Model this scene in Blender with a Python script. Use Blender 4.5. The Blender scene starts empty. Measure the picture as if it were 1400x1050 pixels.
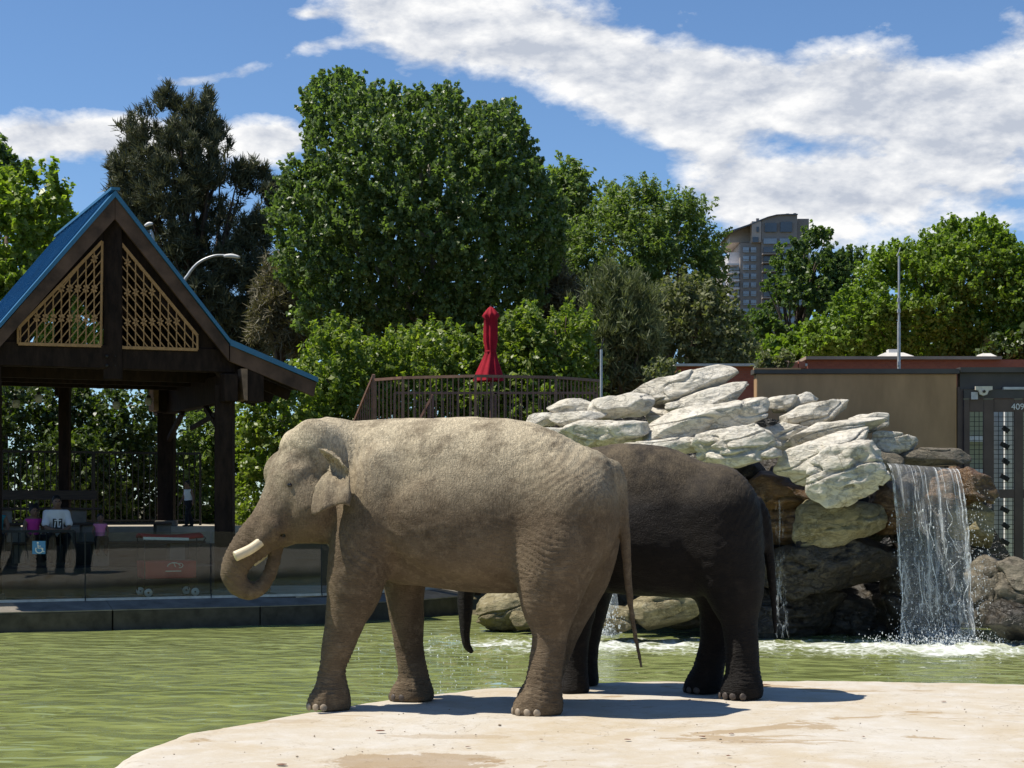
import bpy, math, random
import numpy as np
from mathutils import Vector, Matrix

sc = bpy.context.scene
COL = sc.collection
R = math.radians
# ------------------------------------------------------------------ camera
FPX, HOR, CAMZ = 2400.0, 690.0, 2.22          # focal length in photo pixels, horizon row, eye height above the pool
cam_d = bpy.data.cameras.new('camera')
cam = bpy.data.objects.new('camera', cam_d); COL.objects.link(cam)
cam.location = (0, 0, CAMZ); cam.rotation_euler = (R(90), 0, 0)
cam_d.sensor_width = 36.0; cam_d.lens = 36.0 * FPX / 1400.0
cam_d.shift_y = (HOR - 525.0) / 1400.0
cam_d.clip_start = 0.1; cam_d.clip_end = 9000
sc.camera = cam
# ------------------------------------------------------------------ sun, sky, exposure
SUN_EL, SUN_BACK = R(62), R(-1)
TO_SUN = Vector((-math.cos(SUN_EL) * math.cos(SUN_BACK), math.cos(SUN_EL) * math.sin(SUN_BACK), math.sin(SUN_EL)))
sun_d = bpy.data.lights.new('sun', 'SUN'); sun_d.energy = 4.8; sun_d.angle = R(0.53); sun_d.color = (1.0, 0.94, 0.84)
sun = bpy.data.objects.new('sun', sun_d); COL.objects.link(sun)
sun.rotation_euler = TO_SUN.to_track_quat('Z', 'Y').to_euler(); sun.location = (-20, 5, 40)
sc.view_settings.view_transform = 'Standard'; sc.view_settings.look = 'None'
sc.view_settings.exposure = 0.40; sc.view_settings.gamma = 1.0; sc.view_settings.use_curve_mapping = False
sc.cycles.max_bounces = 8; sc.cycles.diffuse_bounces = 3; sc.cycles.glossy_bounces = 3
sc.cycles.transparent_max_bounces = 16; sc.cycles.transmission_bounces = 3
sc.cycles.caustics_reflective = False; sc.cycles.caustics_refractive = False
sc.cycles.sample_clamp_indirect = 6.0

# ------------------------------------------------------------------ node helpers
class N:
    def __init__(s, nt): s.nt = nt
    def add(s, t, **kw):
        n = s.nt.nodes.new(t)
        for k, v in kw.items(): setattr(n, k, v)
        return n
    def put(s, sock, v):
        if isinstance(v, (int, float)): 
            if sock.type == 'RGBA': sock.default_value = (v, v, v, 1)
            elif sock.type == 'VECTOR': sock.default_value = (v, v, v)
            else: sock.default_value = v
        elif isinstance(v, (tuple, list)):
            sock.default_value = tuple(v) if sock.type != 'RGBA' or len(v) == 4 else (*v, 1)
        else: s.nt.links.new(v, sock)
    def math(s, op, a, b=0.0, c=None, clamp=False):
        n = s.add('ShaderNodeMath', operation=op, use_clamp=clamp)
        s.put(n.inputs[0], a); s.put(n.inputs[1], b)
        if c is not None: s.put(n.inputs[2], c)
        return n.outputs[0]
    def vmath(s, op, a, b=(0, 0, 0)):
        n = s.add('ShaderNodeVectorMath', operation=op); s.put(n.inputs[0], a); s.put(n.inputs[1], b)
        return n.outputs[0]
    def mix(s, f, a, b, mode='MIX'):
        n = s.add('ShaderNodeMix', data_type='RGBA', blend_type=mode)
        s.put(n.inputs[0], f); s.put(n.inputs[6], a); s.put(n.inputs[7], b)
        return n.outputs[2]
    def noise(s, vec, scale=5, detail=4, rough=.55, dist=0):
        n = s.add('ShaderNodeTexNoise'); 
        if vec is not None: s.put(n.inputs['Vector'], vec)
        s.put(n.inputs['Scale'], scale); s.put(n.inputs['Detail'], detail); s.put(n.inputs['Roughness'], rough); s.put(n.inputs['Distortion'], dist)
        return n.outputs['Fac']
    def voro(s, vec, scale=5, feature='F1', out='Distance', rnd=1.0):
        n = s.add('ShaderNodeTexVoronoi', feature=feature)
        if vec is not None: s.put(n.inputs['Vector'], vec)
        s.put(n.inputs['Scale'], scale); s.put(n.inputs['Randomness'], rnd)
        return n.outputs[out]
    def map(s, vec, scale=(1, 1, 1), rot=(0, 0, 0), loc=(0, 0, 0)):
        n = s.add('ShaderNodeMapping'); s.put(n.inputs['Vector'], vec)
        n.inputs['Scale'].default_value = scale; n.inputs['Rotation'].default_value = rot; n.inputs['Location'].default_value = loc
        return n.outputs[0]
    def ramp(s, f, stops, interp='LINEAR'):
        n = s.add('ShaderNodeValToRGB'); s.put(n.inputs[0], f); cr = n.color_ramp; cr.interpolation = interp
        while len(cr.elements) > 1: cr.elements.remove(cr.elements[-1])
        for i, (p, c) in enumerate(stops):
            e = cr.elements[0] if i == 0 else cr.elements.new(p)
            e.position = p; e.color = (c, c, c, 1) if isinstance(c, (int, float)) else (*c, 1)
        return n.outputs[0]
    def rng(s, v, a, b, c=0.0, d=1.0):
        n = s.add('ShaderNodeMapRange'); n.clamp = True
        s.put(n.inputs[0], v)
        for i, x in enumerate((a, b, c, d)): s.put(n.inputs[i + 1], x)
        return n.outputs[0]
    def bump(s, h, strength=.5, dist=.02, normal=None):
        n = s.add('ShaderNodeBump'); s.put(n.inputs['Height'], h); s.put(n.inputs['Strength'], strength); s.put(n.inputs['Distance'], dist)
        if normal is not None: s.put(n.inputs['Normal'], normal)
        return n.outputs[0]
    def pos(s): return s.add('ShaderNodeNewGeometry').outputs['Position']
    def island(s): return s.add('ShaderNodeNewGeometry').outputs['Random Per Island']
    def objrand(s): return s.add('ShaderNodeObjectInfo').outputs['Random']
    def objco(s): return s.add('ShaderNodeTexCoord').outputs['Object']
    def xyz(s, v):
        n = s.add('ShaderNodeSeparateXYZ'); s.put(n.inputs[0], v); return n.outputs
    def comb(s, x, y, z):
        n = s.add('ShaderNodeCombineXYZ'); s.put(n.inputs[0], x); s.put(n.inputs[1], y); s.put(n.inputs[2], z); return n.outputs[0]

def newmat(name):
    m = bpy.data.materials.new(name); m.use_nodes = True
    n = N(m.node_tree); b = m.node_tree.nodes['Principled BSDF']
    return m, n, b
def pmat(name, col, rough=.7, var=.2, scale=4, bump=0.0, bscale=30, spec=.35, col2=None, metal=0, world=True, stretch=None):
    m, n, b = newmat(name)
    v = n.pos() if world else n.objco()
    if stretch: v = n.map(v, stretch)
    f = n.noise(v, scale, 5, .6)
    c1 = tuple(x * (1 - var) for x in col); c2 = col2 or tuple(min(1, x * (1 + var)) for x in col)
    c = n.mix(n.rng(f, .32, .68), c1, c2)
    n.put(b.inputs['Base Color'], c); b.inputs['Roughness'].default_value = rough
    b.inputs['Specular IOR Level'].default_value = spec; b.inputs['Metallic'].default_value = metal
    if bump: n.put(b.inputs['Normal'], n.bump(n.noise(v, bscale, 6, .65), bump, .01))
    return m

# ------------------------------------------------------------------ world: Nishita sky with a cloud layer mixed in by direction
w = bpy.data.worlds.new('World'); sc.world = w; w.use_nodes = True
wn = N(w.node_tree); bg = w.node_tree.nodes['Background']; bg.inputs['Strength'].default_value = 0.088
sky = wn.add('ShaderNodeTexSky'); sky.sky_type = 'NISHITA'; sky.sun_disc = False
sky.sun_elevation = SUN_EL; sky.sun_rotation = math.atan2(TO_SUN.x, TO_SUN.y)
sky.altitude = 1600; sky.air_density = 1.0; sky.dust_density = 0.35; sky.ozone_density = 2.6
dirv = wn.add('ShaderNodeTexCoord').outputs['Generated']
dx, dy, dz = wn.xyz(dirv)
az = wn.math('ARCTAN2', dx, dy); el = wn.math('ARCSINE', dz)
def blob(px, py, rx, ry, rot=0.0, gain=1.0):
    """soft rise in cloud cover round one direction of the sky"""
    a0 = math.atan2(px - 700, FPX); e0 = math.atan2(HOR - py, math.hypot(FPX, px - 700))
    ax, ay = rx / FPX, ry / FPX; c, s_ = math.cos(R(rot)), math.sin(R(rot))
    u = wn.math('SUBTRACT', az, a0); v = wn.math('SUBTRACT', el, e0)
    uu = wn.math('ADD', wn.math('MULTIPLY', u, c / ax), wn.math('MULTIPLY', v, s_ / ax))
    vv = wn.math('ADD', wn.math('MULTIPLY', u, -s_ / ay), wn.math('MULTIPLY', v, c / ay))
    r2 = wn.math('ADD', wn.math('MULTIPLY', uu, uu), wn.math('MULTIPLY', vv, vv))
    g = wn.math('POWER', 2.718, wn.math('MULTIPLY', r2, -1.0))
    return wn.math('MULTIPLY', g, gain)
cv = wn.comb(az, wn.math('MULTIPLY', el, 1.75), 0.37)
tilt = wn.map(cv, rot=(0, 0, R(14)), scale=(.95, 1.1, 1))
def puffs(off):
    q = wn.map(tilt, loc=(off[0], off[1], .37))
    return wn.math('ADD', wn.math('MULTIPLY', wn.noise(q, 9.0, 10, .55, .15), .62), wn.math('MULTIPLY', wn.noise(q, 26.0, 8, .60, .1), .38))
n1 = puffs((0, 0)); n1s = puffs((-.010, .016))
n3 = wn.noise(wn.map(cv, loc=(7.7, 2.2, 1.4)), 3.2, 3, .5)
cover = wn.math('MULTIPLY', n3, .28)
for b_ in [(600, 10, 200, 75, -14, .52), (820, 85, 240, 70, -16, .60), (1050, 120, 220, 55, -8, .52), (960, 190, 150, 45, -28, .36),
           (1300, 250, 230, 85, 0, .62), (1130, 265, 130, 60, 0, .40), (1420, 85, 90, 80, 0, .52), (1250, 150, 150, 50, -8, .36),
           (40, 192, 140, 30, 4, .56), (230, 185, 160, 32, 0, .56), (385, 192, 80, 40, 0, .52), (1010, 275, 110, 40, 0, .28),
           (330, 98, 50, 13, 12, .36), (440, 62, 50, 12, 10, .30), (262, 112, 50, 9, 0, .34), (425, 18, 34, 8, 0, .38),
           (1090, 205, 70, 26, 0, -.22), (1010, 30, 200, 45, 0, -.18), (730, 190, 120, 60, -15, -.22), (870, 250, 70, 60, 0, -.12)]:
    cover = wn.math('ADD', cover, blob(*b_))
dens = wn.math('ADD', cover, wn.math('MULTIPLY', wn.math('SUBTRACT', n1, .5), 2.5))
alpha = wn.math('MULTIPLY', wn.rng(dens, .41, .72), wn.rng(el, -.01, .03))
lit = wn.math('MULTIPLY', wn.math('SUBTRACT', n1, n1s), 7.0)           # puffs brighter on the side towards the sun
br = wn.math('ADD', .62, wn.math('SUBTRACT', lit, wn.math('MULTIPLY', wn.rng(dens, .62, 1.25), .34)))
ccol = wn.mix(wn.rng(br, 0.0, 1.0), (4.6, 5.0, 5.8), (8.6, 8.6, 8.6))
skyc = wn.mix(1.0, sky.outputs[0], (0.86, 1.02, 1.16), 'MULTIPLY')
wn.put(bg.inputs['Color'], wn.mix(alpha, skyc, ccol))

# ------------------------------------------------------------------ geometry helpers
RNG = np.random.default_rng(7); random.seed(7)
def P(px, py, d):
    """photo column, row and distance in metres -> world point"""
    return np.array([(px - 700.0) / FPX * d, d, CAMZ + (HOR - py) / FPX * d])
WORG = {}
def link(o, parent=None, org=(0, 0, 0)):
    COL.objects.link(o); org = np.array(org, float)
    if parent is not None:
        o.parent = parent; o.location = org - WORG[parent.name]
    else: o.location = org
    WORG[o.name] = org
    return o
def thing(name, label, cat, loc, group=None):
    o = bpy.data.objects.new(name, None); o.empty_display_size = .2
    link(o, None, loc); tag(o, label, cat, group); return o
def tag(o, label=None, cat=None, group=None, kind=None):
    if label: o['label'] = label
    if cat: o['category'] = cat
    if group: o['group'] = group
    if kind: o['kind'] = kind
    return o
def mesh_raw(name, v, f, mat, smooth=False):
    """v (n,3) array, f (m,4) or (m,3) array or list of tuples"""
    v = np.asarray(v, np.float32); me = bpy.data.meshes.new(name)
    if isinstance(f, np.ndarray):
        k = f.shape[1]; me.vertices.add(len(v)); me.vertices.foreach_set('co', v.ravel())
        me.loops.add(f.size); me.loops.foreach_set('vertex_index', f.astype(np.int32).ravel())
        me.polygons.add(len(f)); me.polygons.foreach_set('loop_start', np.arange(0, f.size, k, dtype=np.int32))
        me.update(calc_edges=True)
    else:
        me.from_pydata([tuple(map(float, x)) for x in v], [], f)
    if mat is not None: me.materials.append(mat)
    if smooth: me.polygons.foreach_set('use_smooth', np.ones(len(me.polygons), bool))
    me.validate() if not isinstance(f, np.ndarray) else None
    return me
def mobj(name, v, f, mat, parent=None, smooth=False, org=None):
    v = np.asarray(v, float)
    if org is None:
        lo, hi = v.min(0), v.max(0); org = (lo + hi) / 2
        if parent is None: org[2] = lo[2]
    o = bpy.data.objects.new(name, mesh_raw(name, v - np.array(org), f, mat, smooth))
    return link(o, parent, org)
class B:
    """collects shapes for one mesh"""
    def __init__(s): s.v = []; s.f = []; s.n = 0
    def add(s, v, f):
        s.v.append(np.asarray(v, float)); s.f += [tuple(int(i) + s.n for i in q) for q in f]; s.n += len(v); return s
    def hexa(s, pts):      # 8 points: bottom loop 0-3, top loop 4-7
        return s.add(pts, [(3, 2, 1, 0), (4, 5, 6, 7), (0, 1, 5, 4), (1, 2, 6, 5), (2, 3, 7, 6), (3, 0, 4, 7)])
    def box(s, lo, hi):
        x0, y0, z0 = lo; x1, y1, z1 = hi
        return s.hexa([(x0, y0, z0), (x1, y0, z0), (x1, y1, z0), (x0, y1, z0), (x0, y0, z1), (x1, y0, z1), (x1, y1, z1), (x0, y1, z1)])
    def bar(s, p0, p1, w_, h_, up=(0, 0, 1)):
        p0, p1 = np.array(p0, float), np.array(p1, float); a = p1 - p0; a /= np.linalg.norm(a) + 1e-9
        up = np.array(up, float)
        if abs(a @ up) > .98: up = np.array([0, 1.0, 0])
        sd = np.cross(a, up); sd /= np.linalg.norm(sd); u = np.cross(sd, a)
        q = []
        for p in (p0, p1):
            q += [p - sd * w_ / 2 - u * h_ / 2, p + sd * w_ / 2 - u * h_ / 2, p + sd * w_ / 2 + u * h_ / 2, p - sd * w_ / 2 + u * h_ / 2]
        return s.hexa(q)
    def tube(s, pts, rad, n=8, cap=True):
        pts = np.asarray(pts, float); rad = np.broadcast_to(np.asarray(rad, float), (len(pts),)); v = []
        tg = np.gradient(pts, axis=0); up = np.array([.13, .31, .94])
        for p, t, r in zip(pts, tg, rad):
            t = t / (np.linalg.norm(t) + 1e-9); a = np.cross(t, up)
            if np.linalg.norm(a) < .05: a = np.cross(t, (1, 0, 0))
            a /= np.linalg.norm(a); b = np.cross(t, a)
            for k in range(n):
                th = 2 * math.pi * k / n; v.append(p + r * (a * math.cos(th) + b * math.sin(th)))
        f = []
        for i in range(len(pts) - 1):
            for k in range(n):
                f.append((i * n + k, i * n + (k + 1) % n, (i + 1) * n + (k + 1) % n, (i + 1) * n + k))
        if cap: f += [tuple(range(n - 1, -1, -1)), tuple((len(pts) - 1) * n + k for k in range(n))]
        return s.add(v, f)
    def lathe(s, c, prof, n=16, axis=(0, 0, 1)):
        ax = np.array(axis, float); ax /= np.linalg.norm(ax)
        a = np.cross(ax, (.3, .9, .1)); a /= np.linalg.norm(a); b = np.cross(ax, a); v = []; c = np.array(c, float)
        for r, h in prof:
            for k in range(n):
                th = 2 * math.pi * k / n; v.append(c + ax * h + r * (a * math.cos(th) + b * math.sin(th)))
        f = [(i * n + k, i * n + (k + 1) % n, (i + 1) * n + (k + 1) % n, (i + 1) * n + k) for i in range(len(prof) - 1) for k in range(n)]
        f += [tuple(range(n - 1, -1, -1)), tuple((len(prof) - 1) * n + k for k in range(n))]
        return s.add(v, f)
    def prism(s, poly, off):      # planar polygon (3d points) extruded by off
        poly = [np.array(p, float) for p in poly]; n = len(poly); off = np.array(off, float)
        return s.add(poly + [p + off for p in poly], [tuple(range(n))[::-1], tuple(range(n, 2 * n))] + [(i, (i + 1) % n, n + (i + 1) % n, n + i) for i in range(n)])
    def obj(s, name, mat, parent=None, smooth=False, org=None):
        return mobj(name, np.concatenate(s.v), s.f, mat, parent, smooth, org)
def bevel(o, wd=.01, seg=1):
    m = o.modifiers.new('bevel', 'BEVEL'); m.width = wd; m.segments = seg; m.limit_method = 'ANGLE'; return o

def _hash(i, j, k, seed):
    h = (i * 374761393 + j * 668265263 + k * 2147483647 + seed * 974634777) & 0xffffffff
    h = ((h ^ (h >> 13)) * 1274126177) & 0xffffffff
    return ((h ^ (h >> 16)) & 0xffff) / 65535.0
def vnoise(p, seed=0):
    """vectorised value noise, about -1..1"""
    p = np.asarray(p, float); i = np.floor(p).astype(np.int64); f = p - i; f = f * f * (3 - 2 * f); r = 0
    for a in (0, 1):
        for b in (0, 1):
            for c in (0, 1):
                wt = (f[:, 0] if a else 1 - f[:, 0]) * (f[:, 1] if b else 1 - f[:, 1]) * (f[:, 2] if c else 1 - f[:, 2])
                r = r + wt * _hash(i[:, 0] + a, i[:, 1] + b, i[:, 2] + c, seed)
    return r * 2 - 1
def fbm(p, seed=0, oct=4):
    r = 0; a = 1; p = np.asarray(p, float)
    for o in range(oct): r = r + a * vnoise(p * 2 ** o + o * 17.3, seed + o); a *= .5
    return r
def vnormals(v, f):
    n = np.zeros_like(v); fn = np.cross(v[f[:, 2]] - v[f[:, 0]], v[f[:, -1]] - v[f[:, 1]] if f.shape[1] == 4 else v[f[:, 1]] - v[f[:, 0]])
    if f.shape[1] == 3: fn = np.cross(v[f[:, 1]] - v[f[:, 0]], v[f[:, 2]] - v[f[:, 0]])
    for k in range(f.shape[1]): np.add.at(n, f[:, k], fn)
    return n / (np.linalg.norm(n, axis=1, keepdims=True) + 1e-12)
def crom(pts, m=6):
    """Catmull-Rom through rows of numbers"""
    pts = np.asarray(pts, float); q = np.vstack([2 * pts[0] - pts[1], pts, 2 * pts[-1] - pts[-2]]); out = []
    for i in range(1, len(q) - 2):
        for t in np.linspace(0, 1, m, endpoint=False):
            a, b, c, d = q[i - 1:i + 3]
            out.append(.5 * (2 * b + (c - a) * t + (2 * a - 5 * b + 4 * c - d) * t * t + (3 * b - a - 3 * c + d) * t ** 3))
    out.append(pts[-1]); return np.array(out)

class SDF:
    """implicit solid on a grid; surface nets turn it into one continuous quad mesh"""
    def __init__(s, lo, hi, h):
        s.lo = np.array(lo, float); s.h = h; s.n = np.ceil((np.array(hi) - s.lo) / h).astype(int) + 1
        s.F = np.full(s.n, .5, np.float32)
    def grid(s, lo, hi):
        a = np.clip(np.floor((np.array(lo) - s.lo) / s.h).astype(int), 0, s.n); b = np.clip(np.ceil((np.array(hi) - s.lo) / s.h).astype(int) + 1, 0, s.n)
        sl = tuple(slice(i, j) for i, j in zip(a, b))
        ax = [s.lo[k] + s.h * np.arange(a[k], b[k]) for k in range(3)]
        X, Y, Z = np.meshgrid(*ax, indexing='ij'); return sl, X, Y, Z
    def smin(s, sl, d, k):
        s.F[sl] = s._sm(s.F[sl], d, k)
    @staticmethod
    def _sm(a, b, k):
        if k <= 0: return np.minimum(a, b)
        h = np.maximum(k - np.abs(a - b), 0) / k; return np.minimum(a, b) - h * h * k * .25
    def cone(s, a, b, ra, rb, k=.03):
        a, b = np.array(a, float), np.array(b, float); m = max(ra, rb) + k + .05
        sl, X, Y, Z = s.grid(np.minimum(a, b) - m, np.maximum(a, b) + m)
        ab = b - a; L2 = ab @ ab + 1e-12
        t = np.clip(((X - a[0]) * ab[0] + (Y - a[1]) * ab[1] + (Z - a[2]) * ab[2]) / L2, 0, 1)
        d = np.sqrt((X - a[0] - t * ab[0]) ** 2 + (Y - a[1] - t * ab[1]) ** 2 + (Z - a[2] - t * ab[2]) ** 2) - (ra + (rb - ra) * t)
        s.smin(sl, d, k)
    def chain(s, pts, k=.03, m=5):
        """rows x,y,z,r; smoothed; joined hard inside and blended once with the rest"""
        q = crom(pts, m); r = q[:, 3].max() + k + .05
        sl, X, Y, Z = s.grid(q[:, :3].min(0) - r, q[:, :3].max(0) + r); D = np.full(X.shape, 9.0)
        for i in range(len(q) - 1):
            a, b = q[i, :3], q[i + 1, :3]; ab = b - a; L2 = ab @ ab + 1e-12
            t = np.clip(((X - a[0]) * ab[0] + (Y - a[1]) * ab[1] + (Z - a[2]) * ab[2]) / L2, 0, 1)
            d = np.sqrt((X - a[0] - t * ab[0]) ** 2 + (Y - a[1] - t * ab[1]) ** 2 + (Z - a[2] - t * ab[2]) ** 2) - (q[i, 3] + (q[i + 1, 3] - q[i, 3]) * t)
            np.minimum(D, d, out=D)
        s.smin(sl, D, k)
    def ell(s, c, r, k=.05, rot=None, sub=False):
        c, r = np.array(c, float), np.array(r, float); m = r.max() + k + .03
        sl, X, Y, Z = s.grid(c - m, c + m); p = [X - c[0], Y - c[1], Z - c[2]]
        if rot is not None:
            M_ = np.array(rot); p = [M_[0, i] * p[0] + M_[1, i] * p[1] + M_[2, i] * p[2] for i in range(3)]
        k0 = np.sqrt((p[0] / r[0]) ** 2 + (p[1] / r[1]) ** 2 + (p[2] / r[2]) ** 2)
        k1 = np.sqrt((p[0] / r[0] ** 2) ** 2 + (p[1] / r[1] ** 2) ** 2 + (p[2] / r[2] ** 2) ** 2) + 1e-9
        d = k0 * (k0 - 1) / k1
        if sub:
            A = s.F[sl]; h = np.maximum(k - np.abs(A + d), 0) / max(k, 1e-6); s.F[sl] = np.maximum(A, -d) + h * h * k * .25
        else: s.smin(sl, d, k)
    def mesh(s, fn=None):
        F = s.F; n = F.shape; I = F < 0
        sm = sum(I[a:n[0] - 1 + a, b:n[1] - 1 + b, c:n[2] - 1 + c].astype(np.int8) for a in (0, 1) for b in (0, 1) for c in (0, 1))
        act = (sm > 0) & (sm < 8); idx = np.full(act.shape, -1, np.int64); ci = np.argwhere(act); idx[act] = np.arange(len(ci))
        acc = np.zeros((len(ci), 3)); cnt = np.zeros(len(ci))
        cs = [(a, b, c) for a in (0, 1) for b in (0, 1) for c in (0, 1)]
        for a in cs:
            for b in cs:
                if sum(y - x for x, y in zip(a, b)) == 1 and all(y >= x for x, y in zip(a, b)):
                    fa = F[ci[:, 0] + a[0], ci[:, 1] + a[1], ci[:, 2] + a[2]]; fb = F[ci[:, 0] + b[0], ci[:, 1] + b[1], ci[:, 2] + b[2]]
                    x = (fa < 0) != (fb < 0); t = np.where(x, fa / (fa - fb + 1e-12), 0)
                    acc += np.where(x[:, None], np.array(a) + t[:, None] * (np.array(b) - np.array(a)), 0); cnt += x
        v = s.lo + s.h * (ci + acc / cnt[:, None]); fs = []
        for ax in range(3):
            o1, o2 = [(1, 2), (2, 0), (0, 1)][ax]
            A = np.take(I, range(n[ax] - 1), ax); Bq = np.take(I, range(1, n[ax]), ax); e = np.argwhere(A != Bq)
            e = e[(e[:, o1] > 0) & (e[:, o2] > 0) & (e[:, o1] < n[o1] - 1) & (e[:, o2] < n[o2] - 1)]
            u = np.zeros(3, int); u[o1] = 1; w_ = np.zeros(3, int); w_[o2] = 1
            q = [e - u - w_, e - w_, e, e - u]; q = np.stack([idx[x[:, 0], x[:, 1], x[:, 2]] for x in q], 1)
            fl = A[e[:, 0], e[:, 1], e[:, 2]]; q[~fl] = q[~fl][:, ::-1]; fs.append(q)
        return v, np.concatenate(fs)
def relax(v, f, it=1, lam=.5):
    for _ in range(it):
        s = np.zeros_like(v); c = np.zeros(len(v)); k = f.shape[1]
        for i in range(k):
            np.add.at(s, f[:, i], v[f[:, (i + 1) % k]]); np.add.at(c, f[:, i], 1)
            np.add.at(s, f[:, i], v[f[:, i - 1]]); np.add.at(c, f[:, i], 1)
        v = v + lam * (s / c[:, None] - v)
    return v
# ------------------------------------------------------------------ materials
M = {}
def sk(name, dark, mid, light, dust_lit, rough, bumpk, spec, zd=(2.1, 2.85)):
    m, n, b = newmat(name); p = n.pos(); x, y, z = n.xyz(p)
    f = n.noise(p, 2.3, 6, .62, .3); g = n.noise(p, 11, 5, .7); fine = n.noise(p, 60, 4, .7)
    c = n.mix(n.rng(f, .34, .66), dark, mid); c = n.mix(n.math('MULTIPLY', n.rng(g, .5, .72), .55), c, light)
    du_lit = n.math('MULTIPLY', n.rng(z, *zd), n.rng(n.noise(p, 3.0, 7, .70), .28, .54))  # dust on the back, paler with height to carry the sunlit top too
    c = n.mix(n.math('MULTIPLY', du_lit, .9), c, dust_lit)
    mud = n.math('MULTIPLY', n.rng(n.noise(n.map(p, (1, 1, .55), loc=(4, 2, 1)), 5.5, 7, .72, .4), .60, .70), .55)
    c = n.mix(mud, c, tuple(v * .52 for v in dark))
    c = n.mix(n.math('MULTIPLY', n.rng(fine, .62, .8), .4), c, tuple(v * .6 for v in dark))
    # creases shaded darker in the colour so the wrinkles stand out
    wr = n.noise(n.map(p, (9, 9, 42), rot=(0, R(9), 0)), 1.5, 3.5, .6, 1.2)
    wr2 = n.noise(n.map(p, (42, 20, 15), rot=(0, R(-28), 0)), 1.4, 3.0, .6, 1.2)
    zl = n.rng(z, 1.2, 2.2)
    wr = n.math('ADD', n.math('MULTIPLY', wr, n.math('SUBTRACT', 1.15, zl)), n.math('MULTIPLY', wr2, n.math('ADD', .15, n.math('MULTIPLY', zl, .55))))
    cr = n.voro(n.mix(.035, p, n.add('ShaderNodeTexNoise').outputs['Color']), 26, 'DISTANCE_TO_EDGE')
    crk = n.rng(cr, 0, .11)
    c = n.mix(n.math('MULTIPLY', n.math('SUBTRACT', 1, crk), .16), c, tuple(v * .55 for v in dark))
    c = n.mix(n.math('MULTIPLY', n.rng(wr, .50, .36), .35), c, tuple(v * .5 for v in dark))
    n.put(b.inputs['Base Color'], c)
    h = n.math('ADD', n.math('ADD', n.math('MULTIPLY', wr, 1.05), n.math('MULTIPLY', crk, .06)), n.math('MULTIPLY', fine, .035))
    n.put(b.inputs['Normal'], n.bump(h, bumpk, .036))
    b.inputs['Roughness'].default_value = rough; b.inputs['Specular IOR Level'].default_value = spec
    return m
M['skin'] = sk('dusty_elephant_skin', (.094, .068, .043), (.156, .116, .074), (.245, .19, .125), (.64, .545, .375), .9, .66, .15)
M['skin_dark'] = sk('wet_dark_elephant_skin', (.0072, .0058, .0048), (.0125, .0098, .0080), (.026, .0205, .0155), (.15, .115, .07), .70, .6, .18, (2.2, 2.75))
M['ivory'] = pmat('ivory', (.62, .52, .34), .45, .18, 9, .1, 60, .45)
M['nail'] = pmat('toenail', (.30, .24, .17), .6, .2, 20)
M['nail_dark'] = pmat('dark_toenail', (.07, .055, .045), .6, .2, 20)
M['eye'] = pmat('dark_eye', (.012, .008, .006), .1, .1, 9, spec=.6)
M['hair'] = pmat('black_hair', (.012, .010, .009), .6, .3, 40, .3, 90)

def platform_mat():
    m, n, b = newmat('pale_concrete_rock'); p = n.pos()
    a = n.noise(n.map(p, (1, 1, 1)), .55, 7, .62, .4); g = n.noise(p, 3.2, 7, .7, .3); f = n.noise(p, 26, 5, .7)
    c = n.mix(n.rng(a, .36, .62), (.50, .455, .38), (.45, .375, .265))
    c = n.mix(n.math('MULTIPLY', n.rng(g, .46, .66), .55), c, (.56, .535, .49))
    st = n.rng(n.noise(n.map(p, (.5, 1, 1), loc=(2.3, 5, 0)), 1.15, 8, .66, .6), .585, .605)
    c = n.mix(n.math('MULTIPLY', st, .7), c, (.31, .215, .11))
    st2 = n.rng(n.noise(n.map(p, (1, 1, 1), loc=(9, 1, 0)), 6, 7, .72, .5), .66, .70)
    c = n.mix(n.math('MULTIPLY', st2, .55), c, (.27, .18, .10))
    c = n.mix(n.math('MULTIPLY', n.rng(f, .56, .75), .28), c, (.36, .30, .22))
    x_, y_, z = n.xyz(p)
    def patch(cx, cy, rx, ry, k):      # old water stain with a ragged edge
        u = n.math('DIVIDE', n.math('SUBTRACT', x_, cx), rx); v = n.math('DIVIDE', n.math('SUBTRACT', y_, cy), ry); r2 = n.math('ADD', n.math('MULTIPLY', u, u), n.math('MULTIPLY', v, v))
        return n.math('MULTIPLY', n.rng(n.math('ADD', r2, n.math('MULTIPLY', n.math('SUBTRACT', g, .5), 3.2)), 1.0, .86), k)
    c = n.mix(patch(-.72, 12.75, .62, .48, .62), c, (.27, .185, .10)); c = n.mix(patch(-.5, 14.2, .55, .16, .4), c, (.33, .24, .14)); c = n.mix(patch(-2.0, 15.2, .35, .14, .35), c, (.33, .25, .16))
    ckl = n.rng(n.math('ABSOLUTE', n.math('SUBTRACT', n.noise(n.map(p, loc=(3, 8, 0)), .9, 5, .55, .6), .5)), 0, .004); c = n.mix(n.math('MULTIPLY', n.math('SUBTRACT', 1, ckl), .45), c, (.22, .17, .11))
    pit = n.rng(n.voro(p, 9, 'F1'), .10, .05); c = n.mix(n.math('MULTIPLY', pit, .35), c, (.24, .18, .11))
    c = n.mix(n.rng(n.math('ADD', z, n.math('MULTIPLY', n.math('SUBTRACT', g, .5), .12)), .22, .06), c, (.17, .145, .085))
    n.put(b.inputs['Base Color'], c); b.inputs['Roughness'].default_value = .85; b.inputs['Specular IOR Level'].default_value = .25
    h = n.math('ADD', n.math('MULTIPLY', g, .7), n.math('MULTIPLY', f, .25))
    n.put(b.inputs['Normal'], n.bump(h, .55, .03)); return m
M['platform'] = platform_mat()
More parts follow.
